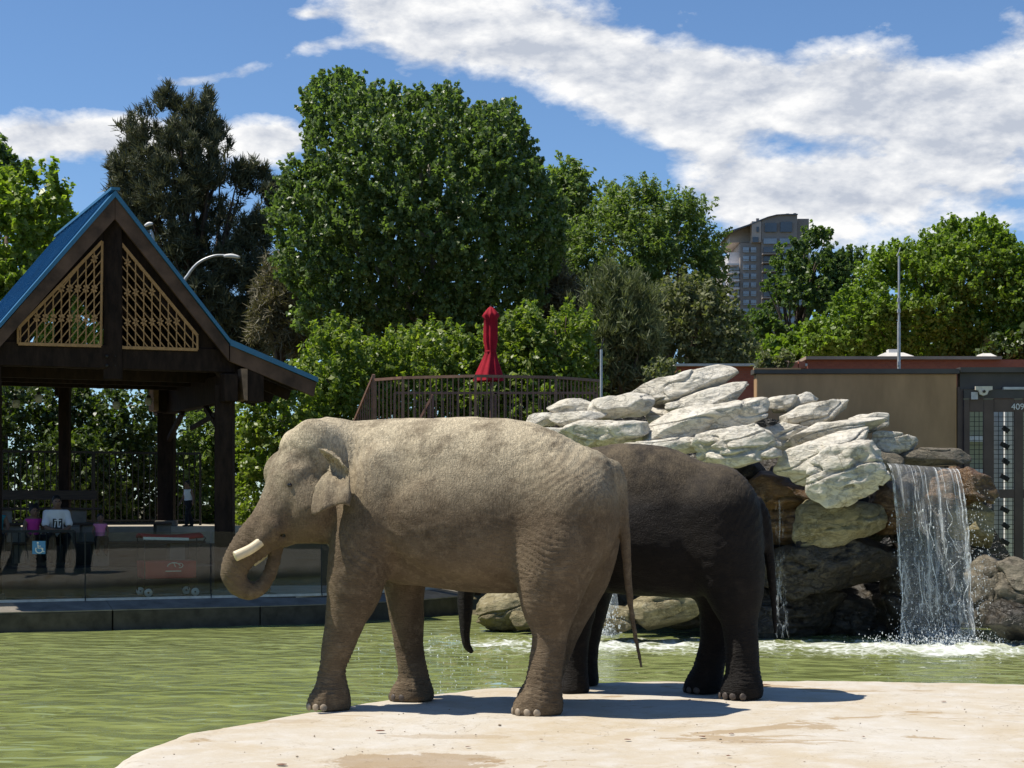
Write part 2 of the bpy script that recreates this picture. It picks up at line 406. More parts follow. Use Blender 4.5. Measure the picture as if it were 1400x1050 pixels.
def rock_mat(name, c1, c2, c3, wet=False, zstain=None):
    m, n, b = newmat(name); p = n.pos()
    q = n.vmath('ADD', p, n.comb(n.math('MULTIPLY', n.objrand(), 40), 0, 0))
    a = n.noise(q, 1.5, 7, .66, .5); g = n.noise(q, 6, 8, .74, .4); f = n.noise(q, 34, 5, .7)
    rd = n.math('ABSOLUTE', n.math('SUBTRACT', n.noise(n.map(q, (1, 1, 2.0), rot=(0, R(16), 0)), 3.4, 6, .6, .5), .5)); rl = n.rng(rd, 0, .035)
    st = n.noise(n.map(q, (3, 3, 16), rot=(0, R(18), 0)), 1.0, 6, .68, .9)
    c = n.mix(n.rng(a, .35, .65), c1, c2); c = n.mix(n.math('MULTIPLY', n.rng(g, .52, .68), .7), c, c3)
    c = n.mix(n.math('MULTIPLY', n.rng(st, .42, .32), .4), c, tuple(v * .45 for v in c2))
    c = n.mix(n.math('MULTIPLY', n.rng(f, .6, .75), .35), c, tuple(v * .5 for v in c2))
    c = n.mix(n.math('MULTIPLY', n.math('MULTIPLY', n.math('SUBTRACT', 1, rl), n.rng(a, .40, .60)), .42), c, tuple(v * .42 for v in c2))
    dr = n.rng(n.noise(n.map(q, (5, 5, .9)), 1.0, 6, .7), .56, .68); c = n.mix(n.math('MULTIPLY', dr, .22), c, (.26, .21, .13))
    if zstain:
        z = n.xyz(p)[2]; zz = n.math('ADD', z, n.math('MULTIPLY', n.math('SUBTRACT', a, .5), .8))
        c = n.mix(n.rng(zz, zstain[0], zstain[1]), c, (.055, .042, .022))
    n.put(b.inputs['Base Color'], c); b.inputs['Roughness'].default_value = .35 if wet else .85
    b.inputs['Specular IOR Level'].default_value = .5 if wet else .2
    ck = n.rng(n.voro(n.map(n.mix(.14, q, n.add('ShaderNodeTexNoise').outputs['Color']), (1, 1, 2.2), rot=(0, R(16), 0)), 2.6, 'DISTANCE_TO_EDGE'), 0, .055)
    ch = n.voro(n.map(q, (1, 1, 1.8), rot=(0, R(16), 0)), 5.0, 'F1', 'Distance')
    h = n.math('ADD', n.math('ADD', n.math('MULTIPLY', rl, .20), n.math('MULTIPLY', st, .35)), n.math('ADD', n.math('MULTIPLY', g, .55), n.math('ADD', n.math('MULTIPLY', f, .14), n.math('ADD', n.math('MULTIPLY', n.math('MULTIPLY', ck, n.rng(a, .45, .6)), .12), n.math('MULTIPLY', ch, .30)))))
    n.put(b.inputs['Normal'], n.bump(h, .85, .075)); return m
M['rock'] = rock_mat('pale_cream_rock', (.64, .60, .51), (.52, .475, .38), (.71, .68, .61))
M['rock_stain'] = rock_mat('algae_stained_rock', (.30, .26, .16), (.20, .165, .085), (.42, .38, .27), zstain=(.5, -.1))
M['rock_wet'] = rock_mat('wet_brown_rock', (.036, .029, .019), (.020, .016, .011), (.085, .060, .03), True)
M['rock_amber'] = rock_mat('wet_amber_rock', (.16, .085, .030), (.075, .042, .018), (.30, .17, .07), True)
M['rock_grey'] = rock_mat('grey_shore_rock', (.20, .175, .13), (.13, .112, .085), (.30, .265, .20))

M['concrete'] = pmat('grey_concrete', (.20, .18, .15), .9, .25, 3, .35, 40, spec=.08)
M['concrete_dark'] = pmat('dark_pool_wall', (.075, .066, .054), .9, .3, 4, .35, 40, spec=.08)
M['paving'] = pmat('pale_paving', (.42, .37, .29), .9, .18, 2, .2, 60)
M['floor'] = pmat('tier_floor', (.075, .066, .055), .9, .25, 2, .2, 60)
M['bench_wood'] = pmat('dark_bench_wood', (.055, .036, .026), .6, .35, 3, .3, 18, stretch=(1, 1, 12))
M['timber'] = pmat('dark_stained_timber', (.020, .0115, .0085), .7, .5, 2.5, .5, 9, spec=.12, stretch=(4, 4, 1.2))
M['fascia'] = pmat('weathered_bargeboard', (.085, .048, .034), .7, .5, 2.2, .4, 14, spec=.25)
M['lit_end'] = pmat('sunlit_tone_timber', (.20, .125, .085), .75, .35, 7, .3, 20)  # paler timber tone that holds the sunlight on the beam ends
M['blue_metal'] = pmat('blue_roof_metal', (.020, .122, .245), .42, .12, 1.4, .08, 30, spec=.5)
M['lattice'] = pmat('tan_lattice_wood', (.36, .195, .085), .65, .2, 12)
M['black_metal'] = pmat('black_painted_metal', (.012, .011, .010), .5, .2, 8, spec=.4)
M['brown_metal'] = pmat('brown_railing_metal', (.19, .105, .072), .55, .25, 6, spec=.4)
M['gate_metal'] = pmat('dark_brown_gate_steel', (.10, .068, .052), .55, .2, 3, spec=.4)
M['gate_header'] = pmat('grey_brown_steel_header', (.060, .055, .050), .55, .2, 3, spec=.4)
M['galv'] = pmat('galvanised_steel', (.46, .47, .47), .45, .15, 8, metal=.3, spec=.5)
M['white'] = pmat('white_paint', (.72, .71, .68), .5, .06, 9)
M['cream'] = pmat('cream_steel', (.60, .56, .46), .5, .15, 12)
M['stucco'] = pmat('brown_stucco', (.42, .262, .138), .92, .18, 1.3, .5, 60, spec=.15, stretch=(1.5, 1.5, .5))
M['coping'] = pmat('grey_brown_coping', (.075, .068, .060), .6, .2, 2)
M['coping_white'] = pmat('pale_coping', (.55, .52, .47), .7, .12, 3)
M['red'] = pmat('red_canvas', (.30, .008, .020), .8, .25, 5, .3, 25, spec=.2)
M['red_wagon'] = pmat('red_wagon_cloth', (.36, .018, .022), .6, .15, 5, .15, 30)
M['rubber'] = pmat('black_rubber', (.010, .010, .011), .7, .2, 9)
M['lamp_glass'] = pmat('frosted_lamp_shade', (.48, .49, .46), .3, .08, 9)
M['bark'] = pmat('brown_bark', (.085, .062, .045), .9, .4, 6, .7, 20, stretch=(3, 3, 1))
M['bark_pale'] = pmat('pale_grey_bark', (.26, .235, .19), .85, .3, 5, .5, 20, stretch=(2, 2, 1))

def brick_mat():
    m, n, b = newmat('red_brick_wall'); p = n.pos(); t = n.add('ShaderNodeTexBrick')
    n.put(t.inputs['Vector'], n.map(p, rot=(R(90), 0, 0))); n.put(t.inputs['Scale'], 4.2); n.put(t.inputs['Mortar Size'], .012)
    n.put(t.inputs['Color1'], (.42, .12, .065)); n.put(t.inputs['Color2'], (.32, .085, .05)); n.put(t.inputs['Mortar'], (.26, .17, .13))
    c = n.mix(n.rng(n.noise(p, .8, 5, .6), .3, .7), t.outputs[0], (.36, .10, .055)); n.put(b.inputs['Base Color'], n.mix(.6, t.outputs[0], c))
    b.inputs['Roughness'].default_value = .9; return m
M['brick'] = brick_mat()
def leafmat(name, a, b_, c_, trans=.30, rough=.5, tcol=None, spec=.35):
    m, n, b = newmat(name); r = n.island(); f = n.noise(n.pos(), .55, 3, .6)
    c = n.ramp(r, [(0, a), (.55, b_), (1, c_)]); c = n.mix(n.rng(f, .35, .65, 0, .4), c, tuple(x * .7 for x in a))
    n.put(b.inputs['Base Color'], c); b.inputs['Roughness'].default_value = rough; b.inputs['Specular IOR Level'].default_value = spec
    t = n.add('ShaderNodeBsdfTranslucent'); n.put(t.inputs['Color'], n.mix(1.0, c, tcol or (1.5, 1.7, .55), 'MULTIPLY'))
    mx = n.add('ShaderNodeMixShader'); mx.inputs[0].default_value = trans
    n.put(mx.inputs[1], b.outputs[0]); n.put(mx.inputs[2], t.outputs[0]); n.put(m.node_tree.nodes['Material Output'].inputs[0], mx.outputs[0]); return m
M['leaf_poplar'] = leafmat('poplar_leaf', (.112, .156, .050), (.160, .220, .068), (.225, .290, .105), .46, .40, (1.25, 1.5, .6), .5)
M['leaf_maple'] = leafmat('yellow_green_leaf', (.150, .215, .030), (.225, .300, .045), (.320, .380, .080), .46, .42, spec=.5)
M['leaf_bush'] = leafmat('shrub_leaf', (.120, .180, .030), (.210, .275, .045), (.310, .345, .085), .44, .45, spec=.5)
M['leaf_dark'] = leafmat('shaded_ivy_leaf', (.036, .058, .014), (.070, .108, .022), (.150, .195, .045), .36, .42, spec=.5)
M['leaf_elm'] = leafmat('elm_leaf', (.110, .160, .050), (.170, .235, .070), (.235, .290, .100), .44, .5)
M['leaf_olive'] = leafmat('olive_juniper_leaf', (.110, .125, .058), (.170, .185, .080), (.24, .245, .115), .32, .6)
M['leaf_right'] = leafmat('linden_leaf', (.115, .178, .026), (.185, .262, .040), (.250, .330, .060), .46, .45)
M['leaf_tower'] = leafmat('oak_leaf', (.070, .115, .034), (.115, .175, .048), (.165, .225, .066), .40, .45)
M['needle'] = leafmat('pine_needle', (.066, .078, .042), (.112, .122, .066), (.172, .172, .100), .20, .6, (1.2, 1.2, .8))
M['needle_green'] = leafmat('juniper_needle', (.085, .105, .042), (.135, .158, .062), (.19, .21, .09), .25, .6, (1.2, 1.3, .7))
M['needle_tan'] = leafmat('dry_spruce_needle', (.13, .12, .075), (.19, .165, .10), (.24, .205, .13), .15, .7)

def glass_mat(name, tint, k=1.0):
    m, n, b = newmat(name); fr = n.add('ShaderNodeFresnel'); fr.inputs['IOR'].default_value = 1.52
    tr = n.add('ShaderNodeBsdfTransparent'); n.put(tr.inputs[0], tint); gl = n.add('ShaderNodeBsdfGlossy'); gl.inputs['Roughness'].default_value = .012
    n.put(gl.inputs['Normal'], n.bump(n.noise(n.pos(), 1.3, 2, .5), .02, .02))
    mx = n.add('ShaderNodeMixShader'); n.put(mx.inputs[0], n.math('MULTIPLY', fr.outputs[0], k, clamp=True)); n.put(mx.inputs[1], tr.outputs[0]); n.put(mx.inputs[2], gl.outputs[0])
    n.put(m.node_tree.nodes['Material Output'].inputs[0], mx.outputs[0]); return m
M['glass'] = glass_mat('barrier_glass', (.84, .88, .86), .85)
M['tower_glass'] = pmat('tower_window_glass', (.24, .28, .32), .12, .3, .15, spec=.8)
M['tower_glass_dark'] = pmat('tower_dark_glass', (.07, .08, .095), .15, .3, .15, spec=.7)
M['tower_wall'] = pmat('grey_brown_tower_wall', (.28, .25, .225), .85, .12, .2, spec=.2)
M['tower_tan'] = pmat('tan_tower_wall', (.44, .38, .33), .85, .1, .2, spec=.2)
M['tower_balcony'] = pmat('pale_balcony', (.60, .57, .56), .8, .12, .3)

def water_mat():
    m, n, b = newmat('green_pool_water'); p = n.pos(); x, y, z = n.xyz(p)
    a = n.noise(p, .22, 4, .6, .3); c = n.mix(n.rng(a, .35, .65), (.205, .240, .078), (.235, .268, .096))
    # foam carried away from the foot of each fall
    def ring(cx, cy, rx, ry):
        u = n.math('DIVIDE', n.math('SUBTRACT', x, cx), rx); v = n.math('DIVIDE', n.math('SUBTRACT', y, cy), ry)
        return n.math('POWER', 2.718, n.math('MULTIPLY', n.math('ADD', n.math('MULTIPLY', u, u), n.math('MULTIPLY', v, v)), -1.0))
    q = n.map(p, (1, .75, 1))
    f1 = n.noise(q, 1.5, 8, .72, .8); f2 = n.voro(n.mix(.12, q, n.add('ShaderNodeTexNoise').outputs['Color']), 5.5, 'DISTANCE_TO_EDGE')
    mask = n.math('ADD', ring(7.0, 27.2, 2.4, 2.6), n.math('ADD', ring(1.2, 28.0, 3.6, 2.4), n.math('MULTIPLY', ring(5.0, 27.2, 5.5, 1.5), .42)))
    foam = n.math('ADD', n.math('MULTIPLY', f1, 1.2), n.math('SUBTRACT', n.math('MULTIPLY', mask, .43), n.math('MULTIPLY', n.rng(f2, 0, .12), .18)))
    foam = n.rng(foam, .80, 1.12)
    c = n.mix(foam, c, (.66, .68, .64))
    n.put(b.inputs['Base Color'], c); n.put(b.inputs['Roughness'], n.rng(foam, 0, 1, .035, .6)); b.inputs['IOR'].default_value = 1.33
    b.inputs['Specular IOR Level'].default_value = .5
    wv = n.vmath('ADD', p, n.vmath('MULTIPLY', n.comb(n.noise(p, .9, 2, .5), n.noise(n.map(p, loc=(5, 5, 5)), .9, 2, .5), 0), (.6, .6, 0)))
    r1 = n.noise(n.map(wv, (1.0, 1.35, 1), rot=(0, 0, R(10))), 2.1, 0.6, .4); r2 = n.noise(n.map(wv, (1, 1.5, 1), rot=(0, 0, R(-22))), 4.6, 0, .4)
    h = n.math('ADD', r1, n.math('MULTIPLY', r2, .26))
    n.put(b.inputs['Normal'], n.bump(h, 1.0, .068)); return m
M['water'] = water_mat()
def fall_mat(name, body, streak_scale):
    m, n, b = newmat(name); tc = n.add('ShaderNodeTexCoord').outputs['UV']; u, v, _ = n.xyz(tc)
    wob = n.noise(n.comb(n.math('MULTIPLY', u, 2), n.math('MULTIPLY', v, 3), 0), 3, 5, .6)
    uu = n.math('ADD', u, n.math('MULTIPLY', n.math('MULTIPLY', n.math('SUBTRACT', wob, .5), n.math('MULTIPLY', v, v)), .35))
    s1 = n.noise(n.comb(n.math('MULTIPLY', uu, streak_scale), n.math('MULTIPLY', v, 1.1), 0), 1.0, 5, .6)
    s2 = n.noise(n.comb(n.math('MULTIPLY', uu, streak_scale * 2.2), n.math('MULTIPLY', v, 9), 3), 1.0, 6, .7)
    fil = n.voro(n.comb(n.math('MULTIPLY', uu, streak_scale * .9), n.math('MULTIPLY', v, 11), 1), 1.0, 'DISTANCE_TO_EDGE')
    lace = n.math('MULTIPLY', n.rng(fil, .10, .0), n.rng(v, .35, .8))
    a = n.math('ADD', n.rng(s1, .53, .70), n.math('MULTIPLY', n.rng(s2, .54, .72), .6)); a = n.math('ADD', n.math('MULTIPLY', a, .8), n.math('MULTIPLY', n.math('MULTIPLY', lace, n.rng(s2, .42, .6)), .6))
    a = n.math('ADD', a, body, clamp=True)
    b.inputs['Base Color'].default_value = (.80, .82, .82, 1); b.inputs['Roughness'].default_value = .25; b.inputs['Specular IOR Level'].default_value = .5
    n.put(b.inputs['Normal'], n.bump(n.math('ADD', s1, n.math('MULTIPLY', s2, .5)), .7, .05))
    tr = n.add('ShaderNodeBsdfTransparent'); mx = n.add('ShaderNodeMixShader'); n.put(mx.inputs[0], n.math('MULTIPLY', a, .72)); n.put(mx.inputs[1], tr.outputs[0]); n.put(mx.inputs[2], b.outputs[0])
    n.put(m.node_tree.nodes['Material Output'].inputs[0], mx.outputs[0]); return m
M['fall'] = fall_mat('falling_water', .16, 13)
def clear_mat(name, k):
    m, n, b = newmat(name); b.inputs['Base Color'].default_value = (.8, .83, .84, 1); b.inputs['Roughness'].default_value = .15; b.inputs['Specular IOR Level'].default_value = .6
    tr = n.add('ShaderNodeBsdfTransparent'); mx = n.add('ShaderNodeMixShader'); n.put(mx.inputs[0], n.math('MULTIPLY', n.rng(n.noise(n.pos(), 9, 3, .6), .35, .65), k)); n.put(mx.inputs[1], tr.outputs[0]); n.put(mx.inputs[2], b.outputs[0])
    n.put(m.node_tree.nodes['Material Output'].inputs[0], mx.outputs[0]); return m
M['spray'] = clear_mat('water_spray', .75)
M['strand'] = clear_mat('water_strand', .62)

# ------------------------------------------------------------------ terrain, water, platform
OX, OY = -5.33, 33.0; CP, SP = math.cos(R(24)), math.sin(R(24))
def L(s, t, z):
    """pavilion frame: s to the right along the glass, t away from the pool"""
    return np.array([OX + CP * s - SP * t, OY + SP * s + CP * t, z])
def toST(X, Y): return (CP * (X - OX) + SP * (Y - OY), -SP * (X - OX) + CP * (Y - OY))
def sstep(a, b, x): t = np.clip((x - a) / (b - a), 0, 1); return t * t * (3 - 2 * t)

def heightgrid(xs, ys, fn):
    X, Y = np.meshgrid(xs, ys, indexing='ij'); Z = fn(X, Y); v = np.stack([X, Y, Z], -1).reshape(-1, 3); ny = len(ys)
    i, j = np.meshgrid(np.arange(len(xs) - 1), np.arange(ny - 1), indexing='ij'); a = (i * ny + j).ravel()
    return v, np.stack([a, a + ny, a + ny + 1, a + 1], 1)
def ground_h(X, Y):
    s = CP * (X - OX) + SP * (Y - OY); t = -SP * (X - OX) + CP * (Y - OY)
    left = sstep(3.9, 4.6, t) * 1.72 * sstep(9.5, 7.0, s) + sstep(6, 12, t) * .1
    base = np.where(Y > 34.6, sstep(34.6, 36.5, Y) * .42 + sstep(37, 42, Y) * 1.0 + sstep(42, 70, Y) * .5, 0)
    h = np.maximum(left, base) - .75 * sstep(.35, 0, np.maximum(left, base))
    return h
ext = [-2600, -1400, -700, -350, -180, -100, -70, -50, -40]
xs = np.array(ext + list(np.arange(-32, 32.1, 1.0)) + [-e for e in ext[::-1]])
ys = np.array([-2600, -1000, -300, -80, -30, -10, 0, 10, 20] + list(np.arange(28, 60.1, .8)) + [70, 85, 110, 160, 260, 500, 1200, 2600, 5000])
v, f = heightgrid(xs, ys, ground_h)
M['earth'] = pmat('grass_and_earth', (.075, .080, .035), .95, .35, .6, .4, 6, col2=(.14, .115, .065))
tag(mobj('ground', v, f, M['earth'], smooth=True, org=(0, 0, 0)), 'earth and grass beyond the pool', kind='structure')

def water_h(X, Y):
    q = np.stack([X, Y, X * 0], -1).reshape(-1, 3)
    z = .012 * vnoise(q * np.array([1.1, 2.3, 1]) + 3, 3) + .006 * vnoise(q * np.array([2.6, 4.6, 1]) + 9, 4)
    turb = np.exp(-((X - 7) / 2.6) ** 2 - ((Y - 27.6) / 1.8) ** 2) + np.exp(-((X - 1.0) / 3.0) ** 2 - ((Y - 28.4) / 2.0) ** 2)
    z = z.reshape(X.shape) + turb * .05 * vnoise(q * 5.5, 8).reshape(X.shape)
    return z
v, f = heightgrid(np.arange(-19, 21.01, .16), np.concatenate([np.arange(7, 20, .14), np.arange(20, 38, .15)]), water_h)
tag(mobj('water', v, f, M['water'], smooth=True, org=(0, 0, 0)), 'rippled green pool water behind the elephants', kind='structure')

EDGE = [(-9, 3.0), (-6.2, 6.5), (-4.1, 9.6), (-3.25, 11.2)]
for px, py in [(160, 1052), (176, 1036), (205, 1020), (262, 1001), (330, 988), (400, 977), (470, 966), (540, 954), (640, 943), (720, 938), (800, 934), (960, 931), (1100, 931), (1250, 933), (1400, 936), (1560, 940)]:
    d = 1.87 * FPX / (py - HOR); EDGE.append(((px - 700) / FPX * d, d))
EDGE += [(11, 17.2), (16, 16.5), (22, 14), (24, 3), (24, -4), (-12, -4)]
def poly_sd(X, Y, poly):
    D = np.full(X.shape, 1e9); ins = np.zeros(X.shape, bool); n = len(poly)
    for i in range(n):
        (x0, y0), (x1, y1) = poly[i], poly[(i + 1) % n]; ex, ey = x1 - x0, y1 - y0
        t = np.clip(((X - x0) * ex + (Y - y0) * ey) / (ex * ex + ey * ey + 1e-12), 0, 1)
        D = np.minimum(D, (X - x0 - t * ex) ** 2 + (Y - y0 - t * ey) ** 2)
        ins ^= ((y0 > Y) != (y1 > Y)) & (X < ex * (Y - y0) / (ey + 1e-12) + x0)
    return np.where(ins, -1, 1) * np.sqrt(D)
def plat_h(X, Y):
    q = np.stack([X, Y, X * 0], -1).reshape(-1, 3)
    sd = poly_sd(X, Y, EDGE) - .16 + .07 * vnoise(q * 1.6, 5).reshape(X.shape) * sstep(-1.2, 0, poly_sd(X, Y, EDGE))
    flat = .35 + .010 * vnoise(q * .9, 6).reshape(X.shape) + .004 * vnoise(q * 6, 7).reshape(X.shape)
    r = .34; u = np.clip((sd + .22) / r, 0, 1); z = flat - r * (1 - np.sqrt(np.maximum(0, 1 - u * u)))
    z = np.where(sd > r - .22, flat - r - (sd - r + .22) * 3.0, z)
    return np.maximum(z, -.5) - .06 * sstep(-.25, .1, sd) * np.abs(vnoise(q * 4, 9)).reshape(X.shape)
v, f = heightgrid(np.concatenate([np.arange(-10, 9, .075), np.arange(9, 25, .5)]), np.concatenate([np.arange(-5, 8, .5), np.arange(8, 19.6, .075)]), plat_h)
tag(mobj('rock_platform', v, f, M['platform'], smooth=True, org=(0, 0, 0)), 'pale stained rock platform under the elephants', kind='structure')
# small leaves and droppings lying on the platform
mb = pmat('dry_leaf_litter', (.13, .05, .025), .8, .3, 30)
k = 0
for px, py, sz in [(520, 1000, 7), (385, 1046, 8), (1045, 937, 9), (858, 1012, 5), (1000, 1004, 4), (960, 1008, 5), (996, 1034, 4), (740, 1012, 3), (1180, 1008, 3), (640, 1022, 4), (1290, 960, 4), (860, 959, 3)]:
    d = 1.86 * FPX / (py - HOR); c = P(px, py, d); r = sz / FPX * d; a = RNG.random() * 3
    b = B(); pts = []
    for q in range(7):
        th = q / 7 * 6.283; pts.append(c + np.array([math.cos(th + a) * r, math.sin(th + a) * r * .8, .004 + .006 * RNG.random()]))
    pts.append(c + np.array([0, 0, .012])); b.add(pts, [(q, (q + 1) % 7, 7) for q in range(7)] + [tuple(range(6, -1, -1))])
    tag(b.obj('dry_leaf', mb), 'small dry brown leaf lying on the pale rock platform', 'leaf', 'dry leaves scattered on the rock platform')

# grit scattered over the platform
rg = np.random.default_rng(91); dv_, f_ = (np.array([(1, 0, 0), (-1, 0, 0), (0, 1, 0), (0, -1, 0), (0, 0, 1), (0, 0, -1)], float), np.array([(0, 2, 4), (2, 1, 4), (1, 3, 4), (3, 0, 4), (2, 0, 5), (1, 2, 5), (3, 1, 5), (0, 3, 5)])); V, F = [], []
while len(V) < 240:
    d = rg.uniform(12.2, 17.8); x = rg.uniform(-4.5, 7.5)
    if poly_sd(np.array([x]), np.array([d]), EDGE)[0] < -.25: V.append(dv_ * rg.uniform(.003, .008) * (1 + 1.0 * (rg.random() > .95)) * [1.3, 1, .7] + [x, d, .355]); F.append(f_ + 6 * (len(V) - 1))
tag(mobj('grit', np.vstack(V), np.vstack(F), pmat('brown_grit', (.26, .20, .14), .9, .4, 20)), 'loose grit on the pale rock platform', kind='stuff')
# ------------------------------------------------------------------ elephants (body: one continuous surface)
def elephant(name, label, skin, nailm, axis, stations, chains, ells, hollows, ear_polys, h=.0185, seed=1, folds=()):
    """axis: (px0, d0, px1, d1) depth of the spine; stations: px, top row, bottom row, half width in m"""
    (a0, d0, a1, d1) = axis
    dax = lambda px: d0 + (d1 - d0) * (px - a0) / (a1 - a0)
    pts = []
    for c in chains: pts += [P(px, py, d)[0:3] for px, py, d, r, *_ in c[0]]
    pts += [P(s_[0], s_[1], dax(s_[0])) for s_ in stations] + [P(s_[0], s_[2], dax(s_[0])) for s_ in stations]
    pts = np.array(pts); lo = pts.min(0) - np.array([.35, .55, .30]); hi = pts.max(0) + np.array([.3, .55, .12]); lo[2] = .30
    S = SDF(lo, hi, h)
    # trunk of the body, lofted through the stations
    st = crom(stations, 6)
    sl, X, Y, Z = S.grid(lo, hi)
    dm = (d0 + d1) / 2; px = 700 + X / dm * FPX
    for _ in range(3): px = 700 + X / dax(px) * FPX
    dd = dax(px); top = np.interp(px, st[:, 0], st[:, 1]); bot = np.interp(px, st[:, 0], st[:, 2]); hw = np.interp(px, st[:, 0], st[:, 3])
    zt = CAMZ + (HOR - top) / FPX * dd; zb = CAMZ + (HOR - bot) / FPX * dd; zc = (zt + zb) / 2; hh = np.maximum((zt - zb) / 2, .03)
    zc2 = zb + (zt - zb) * .46; hu = zt - zc2; hl = zc2 - zb; hz = np.where(Z > zc2, hu, hl)
    lat = (Y - dd) * .985; e = 2.25
    q = ((np.abs(lat) / hw) ** e + (np.abs(Z - zc2) / hz) ** e) ** (1 / e)
    D = (q - 1) * np.minimum(hw, hh) * .9
    out = np.maximum(st[0, 0] - px, px - st[-1, 0]) / FPX * dd
    D = np.where(out > 0, np.sqrt(np.maximum(D, 0) ** 2 + out ** 2), D)
    S.smin(sl, D, 0.0)
    for rows, k in ells: 
        c = P(*rows[:3]); rr = np.array(rows[3:6]); rot = None
        if len(rows) > 6:
            a = R(rows[6]); rot = np.array([[math.cos(a), 0, -math.sin(a)], [0, 1, 0], [math.sin(a), 0, math.cos(a)]])
        S.ell(c, rr, k, rot)
    for rows, k, m_ in chains: S.chain([[*P(a, b, c), r / FPX * c] for a, b, c, r in rows], k, m_)
    for rows, k in hollows: S.ell(P(*rows[:3]), rows[3:6], k, sub=True)
    for poly, depth_fn, thk, k in ear_polys:       # ear: thin curved leaf
        dmid = depth_fn(*np.mean(poly, 0)); pw = [P(a, b, dmid) for a, b in poly]; pw = np.array(pw)
        lo2 = pw.min(0) - .1; hi2 = pw.max(0) + .1; lo2[1] -= .45; hi2[1] += .45
        sl, X, Y, Z = S.grid(lo2, hi2); sd = poly_sd(X[:, 0, :], Z[:, 0, :], [(a, b) for a, _, b in pw])[:, None, :]
        PX = 700 + X / dmid * FPX; PY = HOR - (Z - CAMZ) / dmid * FPX
        yy = depth_fn(PX, PY); D = np.maximum(sd, np.abs(Y - yy) - thk); o_ = np.sqrt(np.maximum(sd + thk, 0) ** 2 + np.maximum(np.abs(Y - yy), 0) ** 2)
        D = np.where(sd > -thk, o_ - thk, D); S.smin(sl, D, k)
    # flat soles
    sl, X, Y, Z = S.grid(lo, (hi[0], hi[1], .45)); S.F[sl] = np.maximum(S.F[sl], .352 - Z)
    v, f = S.mesh(); v = relax(v, f, 2, .5); nrm = vnormals(v, f)
    disp = .010 * fbm(v * 2.6, seed, 3) + .0035 * fbm(v * np.array([9, 9, 16]), seed + 5, 3)
    # skin folds: ridges running round the limbs and the head
    for (fx, fy, rad, ang, frq, amp) in folds:
        c = P(fx, fy, dax(fx)); r = rad / FPX * dax(fx); g = np.exp(-(((v[:, 0] - c[0]) ** 2 + (v[:, 2] - c[2]) ** 2) / r ** 2))
        u = (v[:, 0] * math.sin(R(ang)) + v[:, 2] * math.cos(R(ang))) * frq + 1.3 * vnoise(v * 3.5, seed + 9)
        disp += amp * g * (1 - 2 * np.abs(np.sin(u * math.pi)) ** .6)
    v = v + nrm * disp[:, None]
    root = thing(name, label, 'elephant', (pts[:, 0].mean(), dm, .35))
    body = mobj('body', v, f, skin, root, True)
    return root
def ellmesh(c, r, rotz=0, n=10, m=7):
    v = []; 
    for i in range(m + 1):
        ph = math.pi * i / m
        for k in range(n):
            th = 2 * math.pi * k / n; x, y, z = r[0] * math.sin(ph) * math.cos(th), r[1] * math.sin(ph) * math.sin(th), r[2] * math.cos(ph)
            v.append((c[0] + x * math.cos(rotz) - y * math.sin(rotz), c[1] + x * math.sin(rotz) + y * math.cos(rotz), c[2] + z))
    return v, [(i * n + k, (i + 1) * n + k, (i + 1) * n + (k + 1) % n, i * n + (k + 1) % n) for i in range(m) for k in range(n)]
def toenails(root, px, py, d, rpx, mat, angs):
    """nails sit half sunk in the skin at the front rim of a foot"""
    body = [o for o in root.children if o.name.startswith('body')][0]; co = np.empty(len(body.data.vertices) * 3); body.data.vertices.foreach_get('co', co); co = co.reshape(-1, 3) + WORG[body.name]
    c = P(px, py, d); r = rpx / FPX * d * 1.5; q = co[(np.hypot(co[:, 0] - c[0], co[:, 1] - c[1]) < r) & (np.abs(co[:, 2] - .405) < .02)]
    for a in angs:
        dv = np.array([-math.cos(R(a)), -math.sin(R(a)), 0]); x = q[np.argmax((q - c) @ dv - 2.5 * np.abs((q - c) @ np.array([dv[1], -dv[0], 0])))] - dv * .006; x[2] = .388
        v, f = ellmesh(x, (.016, .036, .036), math.pi + R(a)); mobj('toenail', v, f, mat, root, True)

near_ear = [(430, 612), (442, 610), (456, 616), (468, 626), (478, 639), (483, 655), (484, 675), (482, 693), (470, 690), (455, 695), (440, 701), (429, 707), (425, 698), (427, 678), (429, 664), (436, 652), (444, 642), (446, 632), (438, 622)]
def ear_d(px, py):
    ridge = py - 613 - np.maximum(px - 434, 0) ** 1.3 * .19                      # below the curled upper rim
    rim = -.10 * np.exp(-(ridge / 8.0) ** 2); cup = .10 * np.exp(-((ridge - 20) / 11.0) ** 2) * np.clip((478 - px) / 12, 0, 1)
    pleat = .026 * np.sin((px - 430) / 4.2 + (py - 640) * .02) * np.clip((py - 646) / 30, 0, 1)
    return 15.90 - .20 * np.clip((px - 428) / 55.0, -.1, 1.1) - .24 * np.clip((py - 636) / 62.0, -.1, 1.15) + rim + cup + pleat
far_ear = [(a + 6, b + 4) for a, b in near_ear]
